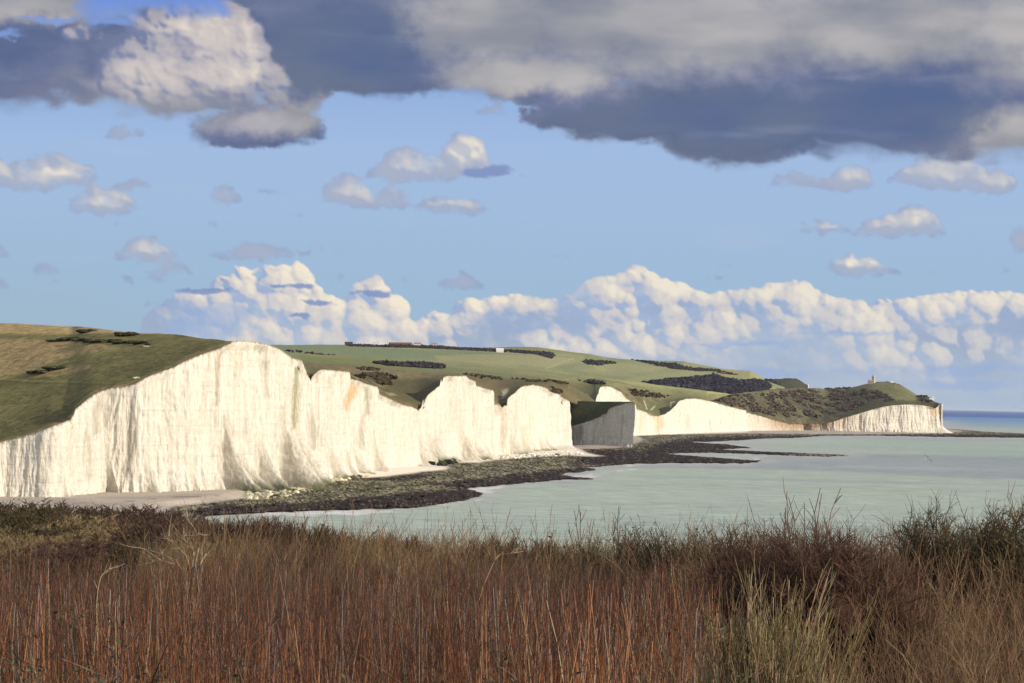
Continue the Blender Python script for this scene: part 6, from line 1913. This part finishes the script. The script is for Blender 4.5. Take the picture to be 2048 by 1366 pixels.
# arching pale stalks
for i, (pts_, Ya, lab) in enumerate([([(195, 1300), (193, 1220), (200, 1160), (215, 1140), (237, 1130)], 11.2, "pale arching stalk curving right over the red stems on the left"),
                                     ([(960, 1300), (955, 1215), (990, 1120), (1010, 1108), (1034, 1106)], 15.5, "pale stalk arching to the right in the middle of the scrub")]):
    T = Twigs(90 + i); ctrl = np.array([P(x_, y_, Ya) for x_, y_ in pts_])
    root = ctrl[0].copy(); root[2] = ground(root[0], root[1]); ctrl = np.concatenate([[root], ctrl], 0)
    pp = catmull(ctrl, np.linspace(0, 1, len(ctrl)), np.linspace(0, 1, 22))[None]
    T.tubes(pp, .0036, .0020, (0.42, 0.32, 0.21))
    bp, bd = T.at(pp, 8, .45, 1.0); tw = T.grow(bp, T.side(bd, .6, .2), T.r.uniform(.03, .10, len(bp)), 3, .15); T.tubes(tw, .0025, .0012, (0.42, 0.31, 0.2))
    ob = T.build("dry_stalk"); off = Vector(root); ob.data.transform(Matrix.Translation(-off)); ob.location = off
    tag(ob, lab, "dry stalk")

# brambles with small leaves along the bottom left
def bramble(seed, w, h, n0, nl, label, ux, Y):
    T = Twigs(seed); r = T.r
    a_ = r.uniform(0, 2 * np.pi, n0)
    base = np.stack([r.normal(0, w * .4, n0), r.normal(0, w * .25, n0), np.zeros(n0)], -1)
    d = np.stack([np.cos(a_) * .5, np.sin(a_) * .3, np.ones(n0) * 1.3], -1)
    pt = T.grow(base, d, h * r.uniform(1.0, 1.7, n0), 10, .14, droop=.35)
    T.tubes(pt, .0042, .002, vary(r, (0.12, 0.07, 0.05), n0, .3))
    bp, bd = T.at(pt, 5, .2, 1.0); m = len(bp)
    tw = T.grow(bp, T.side(bd, .8, .3), r.uniform(.05, .2, m), 3, .2); T.tubes(tw, .002, .001, vary(r, (0.13, 0.08, 0.05), m, .3))
    e = bpy.data.objects.new("bramble", None); scene.collection.objects.link(e)
    T.build("branches", m_twig, e)
    lp_, _ = T.at(tw, 6, .0, 1.0); l2, _ = T.at(pt, 14, .2, 1.0); lv = np.concatenate([lp_, l2]); lv = lv[r.integers(0, len(lv), nl)] + r.normal(0, .03, (nl, 3))
    leaves_mesh("leaves", lv, .013, (0.060, 0.066, 0.036), seed + 3, e)
    put(e, ux, Y); tag(e, label, "bramble")
    return e


bramble(101, .55, 1.0, 110, 5200, "leafy bramble clump at the bottom edge, left of the middle of the left half", 175, 8.3)
bramble(102, .42, .95, 80, 3600, "leafy bramble in the bottom left corner", 30, 8.0)
bramble(103, .30, .95, 50, 1900, "small bramble among pale stems at the bottom, left of centre", 400, 8.6)
bramble(104, .36, 1.05, 50, 1500, "sparse bramble at the bottom edge just right of centre", 1180, 8.2)

# windswept bushes in the mass below the beach, on the left
wc = [[(0.07, 0.052, 0.032), (0.062, 0.046, 0.027), (0.075, 0.056, 0.030)], [(0.07, 0.045, 0.034), (0.066, 0.040, 0.031), (0.076, 0.046, 0.036)], [(0.17, 0.12, 0.07), (0.20, 0.145, 0.08), (0.24, 0.175, 0.095)]]
prot = []
for k_ in range(3):
    e = shrub("windswept_bush", 2.0, 1.9, 110, 13, 6, wc[k_], 200 + k_, thick=3.4, lean=(-.12, 0), leaves=1500 if k_ == 0 else 0, leaf_col=(0.085, 0.075, 0.030), leaf_size=.05, core=0.8, ch=0.5)
    prot.append(e)
used = [False] * 3
far_b = []
# (px, distance, seen top, kind)
rows_ = [(-20, 98, 1010, 1), (40, 104, 1004, 1), (95, 101, 1003, 1), (140, 96, 1012, 0), (190, 92, 1020, 0), (232, 96, 1010, 1), (285, 92, 1013, 1), (335, 86, 1018, 1),
         (0, 84, 1022, 0), (70, 86, 1018, 0), (115, 80, 1028, 0), (165, 78, 1036, 2), (215, 82, 1030, 0), (262, 78, 1030, 0), (300, 74, 1034, 1),
         (10, 68, 1050, 2), (60, 66, 1046, 0), (120, 66, 1052, 0), (175, 64, 1058, 0), (225, 62, 1052, 2), (275, 64, 1046, 0), (-30, 60, 1060, 2), (35, 56, 1066, 2), (90, 54, 1070, 2), (150, 54, 1076, 1), (205, 52, 1080, 1), (255, 52, 1072, 0),
         (310, 58, 1038, 1), (350, 54, 1040, 1), (390, 50, 1036, 1), (430, 48, 1038, 1), (470, 46, 1034, 1), (510, 46, 1032, 1), (550, 45, 1034, 1), (590, 44, 1038, 1), (630, 44, 1046, 1), (670, 42, 1056, 0), (710, 42, 1064, 1), (760, 42, 1070, 0), (830, 40, 1072, 1),
         (60, 44, 1090, 1), (130, 42, 1094, 1), (200, 42, 1096, 1), (0, 44, 1088, 2), (270, 40, 1090, 1), (330, 40, 1080, 0), (1000, 38, 1076, 0), (1080, 36, 1082, 1), (1130, 34, 1078, 0), (960, 38, 1080, 1)]
for i, (ux, Y, yt_, kd) in enumerate(rows_):
    e = prot[kd] if not used[kd] else copy_tree(prot[kd]); used[kd] = True
    s = max(0.25, top_scale(ux, Y, yt_ + (((i * 0.37) % 1) - .35) * (14 if Y > 60 else 6), 2.0))
    ws = {True: 1.3, False: .95}[Y > 60] * (Y / 60) ** .25 * (0.75 + 0.6 * ((i * 0.618) % 1))
    wd = max(0.65, min(s, 1.5)) * ws if Y > 60 else 0.62 * ws
    put(e, ux, Y, (wd, wd, s), i * 2.1)
    if Y > 60: lab, grp = ("windswept bush in the dark mass on the left, below the beach", "windswept bushes below the beach")
    elif ux < 300: lab, grp = ("rounded dry bush on the left, between the windswept mass and the red stems", "dry bushes behind the red stems")
    elif ux < 900: lab, grp = ("dark twiggy bush along the scrub skyline left of the middle", "dark bushes on the scrub skyline")
    else: lab, grp = ("low dark bush on the scrub skyline in the middle", "low bushes on the middle skyline")
    tag(e, lab, "bush", grp)

# ------------------------------------------------------------------ the air between
HZ = 0.7e-5
hb = MB(); hb.box(-3.0e5, 3.0e5, -3000, 3.1e5, -5.0, 175.0, (0, 0, 0))
m_haze = bpy.data.materials.new("air_haze"); m_haze.use_nodes = True
ht = m_haze.node_tree; ht.nodes.clear()
ho = ht.nodes.new('ShaderNodeOutputMaterial'); hv = ht.nodes.new('ShaderNodeVolumePrincipled')
hv.inputs['Color'].default_value = (0.72, 0.82, 1.0, 1); hv.inputs['Density'].default_value = HZ; hv.inputs['Anisotropy'].default_value = 0.0
ht.links.new(hv.outputs[0], ho.inputs['Volume'])
haze = hb.build("haze", m_haze)
haze['kind'] = 'stuff'
